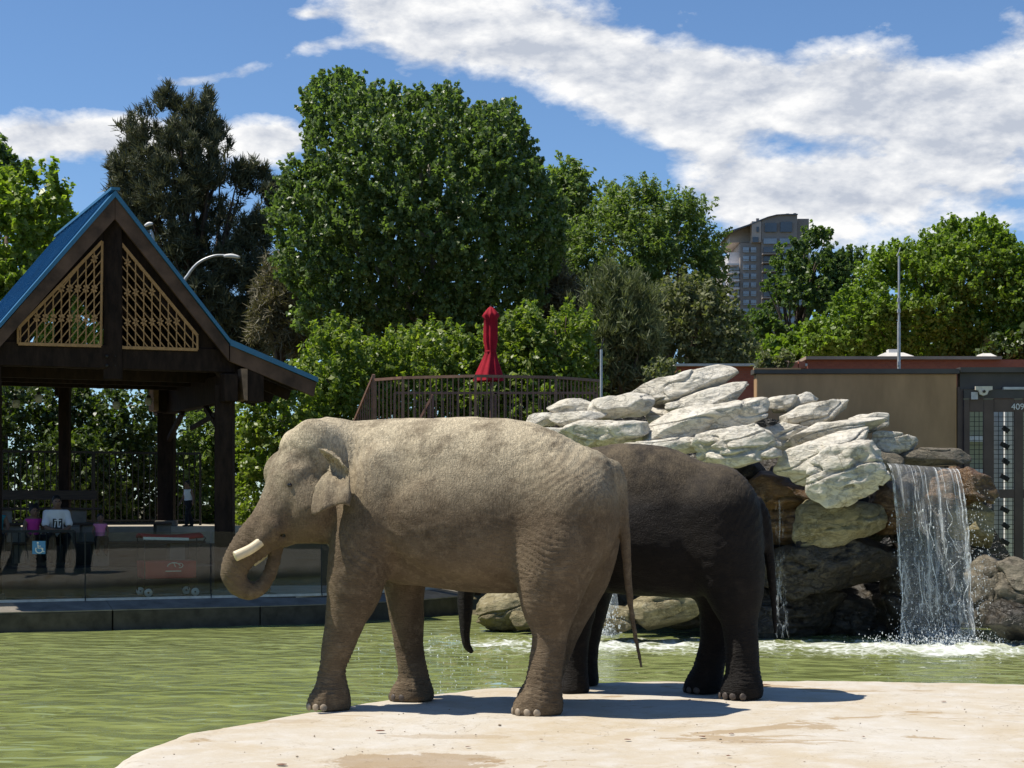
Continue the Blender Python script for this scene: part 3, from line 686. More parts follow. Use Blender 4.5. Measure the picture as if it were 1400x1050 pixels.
bull = elephant('elephant', 'large dusty tan elephant with short tusks and trunk curled to its mouth', M['skin'], M['nail'],
    (480, 16.40, 760, 16.05),
    [(448, 578, 735, .24), (475, 577, 757, .32), (500, 575, 778, .43), (540, 574, 795, .52), (600, 572, 804, .59), (660, 572, 810, .61), (700, 574, 810, .60),
     (740, 582, 802, .57), (775, 598, 796, .53), (805, 620, 786, .46), (826, 644, 770, .36), (840, 672, 745, .22), (846, 690, 725, .10)],
    [   # limbs: px, row, depth, radius in px
     ([(518, 650, 16.12, 34), (506, 710, 16.02, 46), (491, 765, 15.98, 43), (484, 805, 15.99, 37), (474, 840, 16.0, 28), (463, 880, 16.01, 22), (455, 912, 16.02, 18.5), (453, 938, 16.02, 22), (452, 962, 16.02, 27)], .10, 6),
     ([(452, 955, 16.0, 24), (440, 963, 15.98, 21)], .06, 4),
     ([(545, 700, 16.80, 42), (550, 770, 16.80, 34), (553, 808, 16.79, 28), (556, 850, 16.79, 22.5), (560, 890, 16.78, 20), (565, 922, 16.78, 21), (566, 952, 16.78, 26)], .10, 6),
     ([(566, 946, 16.78, 23), (551, 952, 16.76, 19)], .06, 4),
     ([(778, 690, 15.74, 62), (764, 745, 15.68, 60), (755, 790, 15.65, 50), (752, 830, 15.64, 37), (752, 866, 15.64, 25), (747, 905, 15.63, 23.5), (742, 938, 15.63, 26), (739, 966, 15.63, 31)], .10, 6),
     ([(737, 963, 15.62, 28), (722, 970, 15.60, 22)], .06, 4),
     ([(800, 700, 16.42, 52), (796, 760, 16.45, 46), (787, 805, 16.46, 37), (775, 848, 16.47, 26), (758, 895, 16.48, 21), (744, 930, 16.48, 23), (738, 955, 16.48, 27)], .10, 6),
     ([(738, 950, 16.48, 24), (724, 956, 16.46, 19)], .06, 4),
     # neck, cheek and trunk
     ([(408, 650, 16.18, 40), (391, 690, 16.10, 36), (372, 716, 16.05, 31), (350, 737, 16.02, 27), (332, 757, 16.0, 22.5), (321, 778, 16.0, 18.5), (324, 797, 16.02, 15.5), (338, 807, 16.05, 13.5), (354, 804, 16.08, 12), (365, 792, 16.11, 11), (372, 775, 16.14, 10), (376, 758, 16.16, 9.5), (380, 744, 16.17, 9)], .05, 8),
     ([(420, 690, 16.05, 36), (414, 715, 16.06, 26), (402, 728, 16.07, 16), (392, 738, 16.10, 9)], .07, 5),     # lower jaw and lip
     ([(430, 700, 16.0, 28), (440, 718, 16.1, 26)], .10, 4),
     ([(372, 722, 15.90, 15), (360, 737, 15.86, 10)], .05, 4),       # tusk sockets
     ([(376, 728, 16.30, 13), (368, 746, 16.32, 9)], .05, 4),
     # tail
     ([(836, 645, 15.97, 16), (846, 668, 15.95, 13), (851, 705, 15.93, 9), (855, 745, 15.92, 7.2), (858, 785, 15.92, 6), (862, 825, 15.92, 5), (868, 865, 15.92, 4.2), (873, 892, 15.92, 4), (877, 912, 15.92, 3)], .05, 6),
    ],
    [((428, 612, 16.10, .24, .17, .27), .12), ((428, 612, 16.40, .24, .17, .27), .12), ((455, 655, 16.30, .34, .29, .53), .12), ((428, 665, 16.22, .33, .27, .42), .12), ((402, 618, 16.22, .14, .20, .20), .10), ((402, 648, 15.98, .14, .13, .16), .08), ((385, 642, 16.34, .15, .13, .17), .08),
     ((398, 660, 15.90, .075, .055, .07), .05), ((372, 652, 16.36, .05, .05, .09), .12), ((415, 690, 15.98, .17, .14, .24), .10),
     ((805, 655, 15.95, .24, .34, .26), .12), ((760, 700, 15.62, .30, .13, .42, 12), .16), ((515, 680, 15.92, .22, .12, .42, -8), .14), ((640, 720, 15.75, .70, .17, .38), .2),
     ((735, 826, 15.60, .10, .10, .10), .06), ((470, 800, 15.9, .08, .08, .10), .05)],
    [((385, 632, 15.86, .05, .05, .07), .05), ((404, 628, 15.88, .09, .04, .05), .06), ((395, 700, 15.80, .035, .05, .11), .06), ((452, 640, 15.90, .03, .03, .05), .04), ((388, 731, 16.10, .05, .22, .022), .03)],
    [(near_ear, ear_d, .036, .014), (far_ear, lambda a, b: 32.72 - ear_d(a, b), .036, .03)],
    seed=3, folds=[(345, 760, 60, 35, 22, .006), (462, 905, 40, 8, 26, .007), (452, 945, 30, 0, 24, .006), (500, 765, 40, 40, 20, .008), (742, 930, 40, 5, 24, .008), (735, 760, 55, 15, 20, .008), (480, 640, 40, 80, 16, .010), (390, 690, 30, 70, 18, .006), (560, 720, 60, 55, 14, .0035), (775, 640, 60, -40, 14, .006), (558, 930, 40, 3, 24, .006)])
def tusk(root, a, b, r0, r1, name='tusk'):
    a, b = np.array(a), np.array(b); m_ = (a + b) / 2 + np.array([0, -.02, -.025]); pts = crom([a, m_, b], 5)
    bb = B().tube(pts, np.linspace(r0, r1, len(pts)), 14); o = bb.obj(name, M['ivory'], root, True)
    md = o.modifiers.new('bevel', 'BEVEL'); md.width = .008; md.segments = 2; md.limit_method = 'ANGLE'; md.angle_limit = R(50); return o
tusk(bull, P(368, 731, 15.90), P(321, 761, 15.74), .044, .047)
tusk(bull, P(374, 741, 16.33), P(346, 770, 16.16), .038, .034)
v, f = ellmesh(P(396, 663, 15.842), (.022, .014, .020)); mobj('eye', v, f, M['eye'], bull, True)
v, f = ellmesh(P(366, 654, 16.45), (.022, .014, .020)); mobj('eye', v, f, M['eye'], bull, True)
toenails(bull, 446, 958, 15.98, 38, M['nail'], (0, 28, 56, 84)); toenails(bull, 558, 948, 16.77, 34, M['nail_dark'], (0, 35, 70))
toenails(bull, 730, 966, 15.61, 37, M['nail'], (5, 38, 70, 100)); toenails(bull, 731, 950, 16.47, 32, M['nail'], (0, 35, 70))

cow_ear = [(676, 650), (700, 645), (722, 652), (740, 675), (742, 710), (730, 745), (712, 752), (698, 730), (684, 700)]
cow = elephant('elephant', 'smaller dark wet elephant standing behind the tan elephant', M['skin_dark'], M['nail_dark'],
    (790, 17.75, 1010, 17.20),
    [(735, 640, 760, .26), (760, 628, 780, .36), (790, 618, 800, .46), (830, 609, 810, .54), (870, 607, 814, .585), (910, 612, 817, .60), (945, 624, 818, .575), (980, 642, 812, .52), (1008, 662, 800, .43), (1026, 686, 782, .33), (1037, 715, 765, .2), (1042, 735, 750, .08)],
    [([(800, 700, 17.38, 42), (796, 770, 17.37, 34), (792, 815, 17.37, 27), (789, 860, 17.38, 20), (786, 895, 17.39, 17.5), (785, 925, 17.40, 19), (785, 940, 17.40, 21)], .09, 6),
     ([(822, 700, 18.10, 38), (815, 780, 18.10, 30), (810, 830, 18.10, 22), (804, 880, 18.10, 17), (801, 915, 18.10, 18), (800, 930, 18.10, 20)], .09, 6),
     ([(985, 700, 16.98, 56), (994, 760, 16.96, 50), (1004, 805, 16.95, 40), (1011, 845, 16.94, 27), (1014, 885, 16.94, 24), (1015, 920, 16.94, 25), (1015, 942, 16.94, 29)], .09, 6),
     ([(1012, 940, 16.93, 26), (1003, 947, 16.92, 19)], .05, 4),
     ([(985, 720, 17.45, 46), (984, 790, 17.46, 40), (982, 835, 17.46, 27), (977, 880, 17.46, 22), (969, 915, 17.46, 22.5), (965, 936, 17.46, 26)], .09, 6),
     ([(963, 934, 17.46, 23), (953, 940, 17.45, 18)], .05, 4),
     ([(790, 690, 17.78, 55), (745, 690, 17.88, 56), (715, 690, 17.93, 52)], .10, 6),
     ([(700, 690, 17.95, 42), (680, 725, 17.97, 34), (660, 755, 17.98, 25), (645, 785, 17.98, 17), (637, 812, 17.98, 11.5), (636, 840, 17.98, 9.5), (636, 865, 17.98, 7.5), (638, 882, 17.98, 6), (644, 890, 17.98, 4.5)], .06, 7),
     ([(715, 725, 17.92, 30), (700, 760, 17.93, 18), (690, 772, 17.93, 10)], .07, 5),
     ([(1032, 690, 17.12, 14), (1043, 708, 17.11, 11), (1050, 745, 17.10, 8), (1055, 790, 17.10, 6), (1058, 830, 17.10, 4.5), (1060, 864, 17.10, 3)], .05, 6)],
    [((705, 655, 17.80, .22, .17, .22), .10), ((705, 655, 18.06, .22, .17, .22), .10), ((985, 670, 17.15, .24, .34, .24), .12), ((985, 720, 16.84, .26, .12, .36), .14), ((815, 700, 17.3, .20, .12, .36), .14), ((900, 735, 17.05, .55, .15, .30), .2)],
    [], [(cow_ear, lambda a, b: 17.45 + .2 * np.clip((a - 690) / 55.0, -.2, 1), .02, .03), (cow_ear, lambda a, b: 18.4 - .2 * np.clip((a - 690) / 55.0, -.2, 1), .02, .03)],
    h=.021, seed=11, folds=[(1015, 920, 40, 5, 24, .006), (970, 910, 40, 5, 24, .006), (1020, 700, 50, -50, 14, .006)])
toenails(cow, 1008, 944, 16.93, 36, M['nail_dark'], (5, 38, 70, 100)); toenails(cow, 958, 938, 17.45, 30, M['nail_dark'], (0, 35, 70))
for dd_ in (17.72, 18.14):
    v, f = ellmesh(P(684, 690, dd_), (.02, .014, .02)); mobj('eye', v, f, M['eye'], cow, True)
# straws scattered on the dark elephant's back
straw = pmat('pale_straw', (.48, .40, .24), .8, .2, 9)
bs = B()
for px, py, a in [(902, 626, 70), (915, 622, 95), (928, 626, 80), (906, 640, 20), (921, 646, 110), (912, 653, 100), (928, 652, 15), (935, 638, 85), (945, 660, 60), (890, 634, 40), (886, 616, 10), (870, 622, 140), (893, 612, 150)]:
    c = P(px, py, 17.6 if py < 615 else 17.6 - (py - 600) * .0058); dv = np.array([math.cos(R(a)), -.1, math.sin(R(a))]) * .028
    bs.tube([c - dv, c + dv], .0035, 4)
tag(bs.obj('straw', straw, cow), kind='stuff')
# ------------------------------------------------------------------ boulders
def ico(sub):
    t = (1 + 5 ** .5) / 2
    v = [(-1, t, 0), (1, t, 0), (-1, -t, 0), (1, -t, 0), (0, -1, t), (0, 1, t), (0, -1, -t), (0, 1, -t), (t, 0, -1), (t, 0, 1), (-t, 0, -1), (-t, 0, 1)]
    v = np.array(v) / np.linalg.norm(v[0])
    f = np.array([(0, 11, 5), (0, 5, 1), (0, 1, 7), (0, 7, 10), (0, 10, 11), (1, 5, 9), (5, 11, 4), (11, 10, 2), (10, 7, 6), (7, 1, 8), (3, 9, 4), (3, 4, 2), (3, 2, 6), (3, 6, 8), (3, 8, 9), (4, 9, 5), (2, 4, 11), (6, 2, 10), (8, 6, 7), (9, 8, 1)])
    for _ in range(sub):
        e = np.sort(np.concatenate([f[:, [0, 1]], f[:, [1, 2]], f[:, [2, 0]]]), 1); u, inv = np.unique(e, axis=0, return_inverse=True); inv = inv.ravel()
        m_ = v[u].mean(1); m_ /= np.linalg.norm(m_, axis=1, keepdims=True); n = len(f); k = len(v)
        a, b, c = inv[:n] + k, inv[n:2 * n] + k, inv[2 * n:] + k; v = np.vstack([v, m_])
        f = np.vstack([np.stack([f[:, 0], a, c], 1), np.stack([f[:, 1], b, a], 1), np.stack([f[:, 2], c, b], 1), np.stack([a, b, c], 1)])
    return v, f
ICO = {4: ico(4), 5: ico(5), 3: ico(3)}
def boulder(px, py, hl, ht, tilt, d, mat, parent, dep=.62, seed=0, sub=4, yaw=0, amp=1.0, name='boulder', strat=3.0, sharp=1.0):
    rg = np.random.default_rng(seed * 31 + 5); dv, f = ICO[sub]
    n = rg.normal(size=(26, 3)); n /= np.linalg.norm(n, axis=1, keepdims=True)
    n = np.vstack([n, [[0, 0, 1], [0, 0, -1], [.25, -.2, .93], [-.3, -.8, .5], [.2, -.9, .2]]]); n /= np.linalg.norm(n, axis=1, keepdims=True)
    hgt = rg.uniform(.60, 1.0, len(n)); dt = np.maximum(dv @ n.T, 1e-3); r = hgt / dt; r = np.minimum(r, 3.0)
    kk = 60.0; r = (np.sum(r ** -kk, 1)) ** (-1 / kk); r = np.minimum(r, 1.12)
    m = d / FPX; sc_ = np.array([hl * m, dep * (hl * ht) ** .5 * m * 1.15, ht * m * 1.12]) * 1.18
    p = dv * r[:, None] * sc_
    # strata: stepped ledges parallel to the slab, broken by noise
    wob = fbm(p * 2.0 + seed * 3.1, seed, 3)
    q = (p[:, 2] + .10 * p[:, 0] + .05 * wob) * strat + .5 * rg.random(); saw = q - np.floor(q)
    step = np.minimum(saw / .82, (1 - saw) / .18); nrm = p / (np.linalg.norm(p, axis=1, keepdims=True) + 1e-9)
    side = 1 - np.abs(nrm[:, 2]) ** 3; s0 = min(sc_)
    f1 = fbm(p * 1.6 + seed, seed + 2, 4); ridge = 1 - np.abs(fbm(p * np.array([1.5, 1.5, 3.2]) / max(s0, .2) * .45 + 9 + seed, seed + 3, 3)) * 2
    gate = np.clip(vnoise(p * 1.4 + seed, seed + 1) * 2 + .35, 0, 1)
    crack = np.clip(1 - np.abs(fbm(p * np.array([1.1, 1.1, 3.5]) + 31 + seed, seed + 6, 2)) * 13, 0, 1)
    disp = amp * s0 * (.085 * (step - .6) * side * gate + (.075 * f1 + .06 * ridge - .20 * crack) + .025 * (.5 - np.abs(fbm(p * np.array([4, 4, 7]), seed + 8, 2))) + .015 * fbm(p * 9, seed + 7, 2))
    p = p + nrm * disp[:, None]
    a = R(tilt); c, s = math.cos(a), math.sin(a); cy, sy = math.cos(R(yaw)), math.sin(R(yaw))
    x = p[:, 0] * c - p[:, 2] * s; z = p[:, 0] * s + p[:, 2] * c; y = p[:, 1]
    p = np.stack([x * cy - y * sy, x * sy + y * cy, z], 1) + P(px, py, d)
    return mobj(name, p, f, mat, parent, True)

casc = thing('rock_waterfall', 'heap of pale layered boulders over a dark wet cave by the brown wall', 'rock formation', (4.8, 29.5, 0))
RK = M['rock']; ROCKS = [
    # px, row, half length, half thickness, tilt, distance, material, depth ratio
    (927, 534, 66, 20, 13, 30.6, RK, .8), (968, 549, 58, 18, 17, 30.1, RK, .8), (972, 576, 100, 24, 13, 29.4, RK, .62), (1018, 612, 58, 27, 10, 28.7, RK, .85),
    (850, 556, 44, 19, 8, 30.0, RK, .9), (787, 558, 34, 11, 5, 30.4, RK, 1.1), (790, 573, 46, 12, 4, 30.0, RK, 1.0), (822, 592, 52, 18, 4, 29.5, RK, .8),
    (857, 590, 30, 14, 3, 29.2, RK, .9), (742, 574, 26, 10, 2, 30.3, RK, 1.0), (905, 572, 26, 12, -5, 30.3, RK, .9), (905, 612, 70, 14, 6, 29.0, RK, .6), (768, 596, 44, 14, 0, 29.7, RK, .8),
    (1110, 566, 50, 15, 12, 29.9, RK, .8), (1068, 552, 24, 12, 5, 30.2, RK, 1.0), (1188, 579, 30, 15, 5, 29.7, RK, .9), (1135, 592, 62, 17, 10, 29.3, RK, .7),
    (1130, 628, 58, 32, 24, 28.7, RK, .8), (1160, 648, 56, 42, 18, 28.3, RK, .75), (1222, 607, 33, 16, -8, 29.4, RK, .9), (1265, 625, 56, 13, 2, 29.35, M['rock_grey'], .8),
    (1072, 598, 40, 20, 8, 29.6, RK, .8), (1205, 634, 30, 22, -20, 29.1, M['rock_grey'], .8), (1100, 548, 22, 9, 10, 30.4, RK, 1.0),
    # wet ledges below
    (1060, 672, 55, 26, 0, 29.4, M['rock_amber'], .8), (1150, 712, 66, 30, 2, 28.9, M['rock_stain'], .7), (1085, 715, 60, 32, 4, 29.6, M['rock_amber'], .8), (1218, 700, 40, 36, 0, 29.5, M['rock_amber'], .8),
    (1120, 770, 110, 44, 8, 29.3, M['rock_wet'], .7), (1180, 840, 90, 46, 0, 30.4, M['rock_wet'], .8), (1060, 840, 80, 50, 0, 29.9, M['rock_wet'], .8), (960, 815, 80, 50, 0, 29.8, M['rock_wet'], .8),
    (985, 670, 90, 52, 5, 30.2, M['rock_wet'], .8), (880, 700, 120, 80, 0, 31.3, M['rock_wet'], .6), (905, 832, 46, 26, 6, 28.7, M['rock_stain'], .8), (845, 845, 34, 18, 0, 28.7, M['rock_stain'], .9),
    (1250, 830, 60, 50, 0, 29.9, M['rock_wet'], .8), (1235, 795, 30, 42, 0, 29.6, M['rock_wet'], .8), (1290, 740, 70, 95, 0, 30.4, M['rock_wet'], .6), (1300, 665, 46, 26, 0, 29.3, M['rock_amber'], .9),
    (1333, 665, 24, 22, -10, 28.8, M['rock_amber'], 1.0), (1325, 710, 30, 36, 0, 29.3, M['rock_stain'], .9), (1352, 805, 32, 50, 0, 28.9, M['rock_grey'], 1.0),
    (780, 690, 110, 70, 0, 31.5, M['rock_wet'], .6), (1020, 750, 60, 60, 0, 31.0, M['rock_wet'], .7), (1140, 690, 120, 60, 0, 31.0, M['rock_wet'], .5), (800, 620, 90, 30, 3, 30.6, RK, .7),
]
for i, (px, py, hl, ht, tl, d, mt, dp) in enumerate(ROCKS):
    boulder(px, py, hl, ht * (1.04 if mt is RK else 1), tl, d, mt, casc, dp, i + 2, 5 if hl > 45 and mt is RK else 4)
tag(boulder(690, 836, 44, 26, 14, 30.9, M['rock_stain'], None, .9, 77, 5, name='shore_boulder', strat=7), 'layered amber boulder at the waterline seen under the tan elephant belly', 'boulder')
tag(boulder(716, 850, 18, 13, 0, 30.2, M['rock_stain'], None, 1.0, 78, 4, name='shore_boulder'), 'small round wet boulder at the water in front of the layered amber one', 'boulder')
tag(boulder(1398, 800, 34, 36, -8, 28.4, M['rock_grey'], None, 1.0, 79, 5, name='shore_boulder'), 'sunlit tan boulder at the right edge below the gate', 'boulder')
tag(boulder(1388, 845, 40, 26, 0, 28.0, M['rock_wet'], None, 1.0, 80, 4, name='shore_boulder'), 'dark wet boulder in the water under the sunlit tan boulder', 'boulder')
# rock bed that holds the stack up behind
b = B()
pts = [(700, 600), (800, 575), (900, 555), (1000, 560), (1090, 580), (1180, 600), (1250, 640), (1345, 700), (1400, 790), (1400, 900), (700, 900)]
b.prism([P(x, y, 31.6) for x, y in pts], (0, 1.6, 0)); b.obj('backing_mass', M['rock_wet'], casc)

# ------------------------------------------------------------------ falling water
def sheet(name, label, topl, topr, botl, botr, bulge, mat, nu=40, nv=60, seed=0):
    topl, topr, botl, botr = map(np.array, (topl, topr, botl, botr)); v = []; uv = []
    for j in range(nv + 1):
        t = j / nv
        for i in range(nu + 1):
            u = i / nu; a = topl * (1 - u) + topr * u; c = botl * (1 - u) + botr * u
            p = np.array([a[0] + (c[0] - a[0]) * t ** .6, a[1] + (c[1] - a[1]) * t ** .5, a[2] + (c[2] - a[2]) * t ** 1.15])
            v.append(p); uv.append((u, t))
    v = np.array(v); k = np.array([x[1] for x in uv])
    v[:, 1] += (.03 + .10 * k) * vnoise(np.stack([v[:, 0] * 7, v[:, 2] * 1.2, k * 0], 1), seed); v[:, 0] += .05 * k * vnoise(np.stack([v[:, 0] * 9, v[:, 2] * 3, k * 0], 1), seed + 1)
    w_ = nu + 1; f = np.array([(j * w_ + i, j * w_ + i + 1, (j + 1) * w_ + i + 1, (j + 1) * w_ + i) for j in range(nv) for i in range(nu)])
    o = mobj(name, v, f, mat, None, True); ul = o.data.uv_layers.new(name='uv'); li = np.empty(len(o.data.loops), np.int32); o.data.loops.foreach_get('vertex_index', li)
    ul.data.foreach_set('uv', np.array(uv)[li].ravel()); return tag(o, label, 'waterfall')
fall = sheet('waterfall', 'broad clear waterfall sheet dropping from the right end of the rocks', P(1212, 633, 28.85), P(1308, 641, 28.75), P(1234, 872, 28.3), P(1334, 874, 28.2), .3, M['fall'])
fall2 = sheet('waterfall', 'narrow white cascade falling between the two elephants', P(815, 770, 28.9), P(836, 768, 28.9), P(812, 872, 28.5), P(848, 872, 28.5), .2, fall_mat('white_cascade', .35, 5), 10, 30, 4)
fall3 = sheet('waterfall', 'thin trickle down the wet amber ledge behind the dark elephant tail', P(1060, 684, 28.75), P(1070, 684, 28.75), P(1058, 872, 28.6), P(1076, 872, 28.6), .1, fall_mat('thin_trickle', .0, 3), 6, 30, 6)
# separate ropes of water down the broad sheet
def rope(parent, u, wob, r, seed, t1=1.0, sp=0.0):
    rg = np.random.default_rng(seed); n = 46; b = B(); pts = []; rr = []
    for j in range(n):
        t = t1 * j / (n - 1); a = P(1212 + 96 * u, 634 + 7 * u, 28.80); c = P(1234 + 100 * u, 873, 28.2)
        pts.append((a[0] + (c[0] - a[0]) * t ** .6 + wob * t * t * math.sin(9 * t + seed) * .6 + wob * t * vnoise([[t * 14, seed, 0]], 3)[0], a[1] + (c[1] - a[1]) * t ** .5 - .03 - sp * t, a[2] + (c[2] - a[2]) * t ** 1.15))
        rr.append(max(.003, r * (.7 + .5 * vnoise([[t * 22, seed, 2]], 5)[0])))
    b.tube(pts, np.array(rr) * .62, 5); return b.obj('water_strand', M['strand'], parent, True)
for i, (u, wb, r) in enumerate([(.01, .03, .024), (.03, .05, .012), (.31, .07, .012), (.36, .12, .010), (.48, .08, .016), (.66, .14, .012), (.74, .18, .010), (.93, .08, .018), (.985, .05, .022)]):
    rope(fall, u, wb, r, i + 3)
def drops(n, fn, smin_, smax_, seed, name, label):
    rg = np.random.default_rng(seed); dv, f = ico(0); V = []; F = []
    for i in range(n):
        c = fn(rg); s = rg.uniform(smin_, smax_) * (1 if rg.random() > .06 else 1.7); st = np.array([1, 1, rg.uniform(.8, 2.4)]); V.append(dv * s * st + c); F.append(f + 12 * i)
    return tag(mobj(name, np.vstack(V), np.vstack(F), M['spray']), label, kind='stuff')
def d_main(rg):
    u = rg.random(); t = 1 - rg.random() ** 1.5 * .75; a = P(1205 + 110 * u, 640, 28.6); c = P(1226 + 122 * u, 872, 28.1); s = rg.normal(size=3) * .07 * (t + .2); return np.array([a[0] + (c[0] - a[0]) * t ** .6, a[1] + (c[1] - a[1]) * t - .05, max(.02, a[2] + (c[2] - a[2]) * t)]) + s
drops(1000, d_main, .003, .009, 3, 'water_spray', 'droplets breaking out of the broad waterfall')
def d_side(rg):
    t = rg.random(); return P(1335 + rg.normal() * 12 + 10 * t, 668 + 190 * t ** .8, 28.35 + rg.normal() * .12)
drops(420, d_side, .003, .009, 4, 'water_spray', 'droplets bouncing off the wet amber rock beside the broad waterfall')
def d_foot(rg):
    p = P(1285 + rg.normal() * 42, 872, 27.9 + rg.normal() * .25); p[2] = abs(rg.normal()) * .10; return p
drops(900, d_foot, .004, .011, 5, 'water_spray', 'white splash at the foot of the broad waterfall')
def d_casc(rg):
    t = rg.random(); p = P(826 + rg.normal() * (6 + 8 * t), 800 + 70 * t, 28.3 + rg.normal() * .2); p[2] = max(p[2], .02); return p
drops(700, d_casc, .004, .012, 6, 'water_spray', 'white splash of the cascade between the elephants')
def d_glint(rg):
    p = P(610 + rg.normal() * 60, 870, rg.uniform(20, 30)); p[2] = .02 + abs(rg.normal()) * .03; return p
drops(160, d_glint, .005, .012, 7, 'water_spray', 'white drops added as sun glints on the pool under the elephants')  # white specks added to stand in for sun glints on the ripples
def d_edge(rg):
    p = P(540 + rg.normal() * 45, 960, rg.uniform(17.2, 18.2)); p[2] = .02 + abs(rg.normal()) * .12; return p
drops(70, d_edge, .003, .008, 8, 'water_spray', 'small splash by the platform edge in front of the tan elephant')

# ------------------------------------------------------------------ pool wall, viewing floor, tiers
def strip(name, line, mat, parent=None, **kw): ...
wall_line = [(-7.5, -.95), (-4.9, -.95), (-2.35, -.95), (.35, -.95), (2.2, -.72), (3.7, -.15), (5.3, .95), (6.6, 2.3)]
pw = thing('pool_wall', None, None, L(-1, -.9, 0)); tag(pw, 'dark concrete wall of blocks along the far side of the pool', kind='structure')
for i in range(len(wall_line) - 1):
    (s0, t0), (s1, t1) = wall_line[i], wall_line[i + 1]; g = .012; dv = np.array([s1 - s0, t1 - t0]); dv /= np.linalg.norm(dv); nn = np.array([-dv[1], dv[0]])
    a = np.array([s0, t0]) + dv * g; c = np.array([s1, t1]) - dv * g; b = B(); w_ = .62
    lo = [L(*a, -.6), L(*c, -.6), L(*(c + nn * w_), -.6), L(*(a + nn * w_), -.6)]; hi = [L(*a, .335), L(*c, .335), L(*(c + nn * w_), .47), L(*(a + nn * w_), .47)]
    b.hexa(lo + hi); bevel(b.obj('block', M['concrete_dark'], pw), .02, 2)
    b = B(); a2, c2 = a - dv * (g * .5), c + dv * (g * .5); up = np.array([0, 0, .018])
    b.hexa([L(*a2, .337) - 0 * up, L(*c2, .337), L(*(c2 + nn * w_ * .98), .472), L(*(a2 + nn * w_ * .98), .472)] + [L(*a2, .337) + up, L(*c2, .337) + up, L(*(c2 + nn * w_ * .98), .472) + up, L(*(a2 + nn * w_ * .98), .472) + up])
    b.obj('ledge', M['concrete'], pw)
def slab(name, label, s0, s1, t0, t1, z0, z1, mat):
    b = B(); b.hexa([L(s0, t0, z0), L(s1, t0, z0), L(s1, t1, z0), L(s0, t1, z0), L(s0, t0, z1), L(s1, t0, z1), L(s1, t1, z1), L(s0, t1, z1)]); return tag(b.obj(name, mat), label, kind='structure')
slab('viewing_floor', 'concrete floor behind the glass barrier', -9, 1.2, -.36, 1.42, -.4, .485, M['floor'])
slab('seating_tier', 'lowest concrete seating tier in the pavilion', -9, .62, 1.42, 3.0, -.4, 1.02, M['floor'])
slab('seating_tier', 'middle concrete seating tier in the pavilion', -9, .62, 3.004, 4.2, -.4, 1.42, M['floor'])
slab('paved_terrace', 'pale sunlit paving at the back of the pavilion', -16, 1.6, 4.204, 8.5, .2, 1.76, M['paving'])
# sunlit walkway to the right of the glass
b = B(); poly = [L(1.21, -.36, .488), L(2.3, -.1, .488), L(3.7, .5, .488), L(5.2, 1.6, .488), L(6.6, 3.0, .488), L(9, 8, .488), L(12, 22, .488), L(1.7, 22, .488), L(1.7, 3.0, .488), L(1.21, 1.4, .488)]
b.prism([p - np.array([0, 0, .9]) for p in poly], (0, 0, .9)); tag(b.obj('walkway', M['paving']), 'pale sunlit walkway beyond the glass seen under the tan elephant chin', kind='structure')
# ------------------------------------------------------------------ glass barrier
gb = thing('glass_barrier', 'clear glass barrier along the pool below the pavilion', 'barrier', L(-2, -.36, .485))
gl_line = [(-7.2, -.33), (-4.97, -.33), (-2.72, -.33), (-.42, -.33), (1.72, -.33), (3.3, .25), (4.8, 1.35)]
for i in range(len(gl_line) - 1):
    (s0, t0), (s1, t1) = gl_line[i], gl_line[i + 1]; dv = np.array([s1 - s0, t1 - t0]); dv /= np.linalg.norm(dv); nn = np.array([-dv[1], dv[0]]) * .010; a = np.array([s0, t0]) + dv * .012; c = np.array([s1, t1]) - dv * .012
    b = B(); b.hexa([L(*a, .50), L(*c, .50), L(*(c + nn), .50), L(*(a + nn), .50), L(*a, 1.72), L(*c, 1.72), L(*(c + nn), 1.72), L(*(a + nn), 1.72)]); b.obj('glass_pane', M['glass'], gb)
    b = B(); b.bar(L(*a, .512), L(*c, .512), .05, .045); b.obj('base_channel', M['galv'], gb)
    if i != 2 and i < 5: b = B(); b.bar(L(*(c + dv * .012), .5), L(*(c + dv * .012), 1.70), .016, .016); b.obj('joint', M['black_metal'], gb)
# access sign stuck on the pane
sg = thing('access_sign', 'blue wheelchair access sticker on the glass in front of the seated man', 'sign', L(-4.99 + 1.32 - 1.93, -.345, 1.22))
cS = np.array(toST(*P(58, 749, 30.9)[:2])); sx = cS[0]; zz = P(58, 749, 31.0)[2]
def glassq(name, s0, s1, z0, z1, t, mat, par):
    b = B(); b.hexa([L(s0, t - .004, z0), L(s1, t - .004, z0), L(s1, t, z0), L(s0, t, z0), L(s0, t - .004, z1), L(s1, t - .004, z1), L(s1, t, z1), L(s0, t, z1)]); return b.obj(name, mat, par)
M['sign_blue'] = pmat('sign_blue', (.07, .22, .42), .4, .1, 9)
glassq('panel', sx - .115, sx + .115, zz - .115, zz + .115, -.332, M['sign_blue'], sg)
wb = B(); tt = -.343
ring = [L(sx + .005 + .062 * math.cos(a), tt, zz - .035 + .062 * math.sin(a)) for a in np.linspace(R(150), R(385), 18)]
wb.tube(ring, .010, 6); wb.tube([L(sx - .02, tt, zz + .055), L(sx - .014, tt, zz - .01), L(sx + .045, tt, zz - .01), L(sx + .075, tt, zz - .075), L(sx + .095, tt, zz - .068)], .011, 6)
wb.tube([L(sx - .018, tt, zz + .025), L(sx + .035, tt, zz + .025)], .008, 6); v, f = ellmesh(L(sx - .022, tt, zz + .083), (.018, .006, .018)); wb.add(v, f); wb.obj('wheelchair_symbol', M['white'], sg)

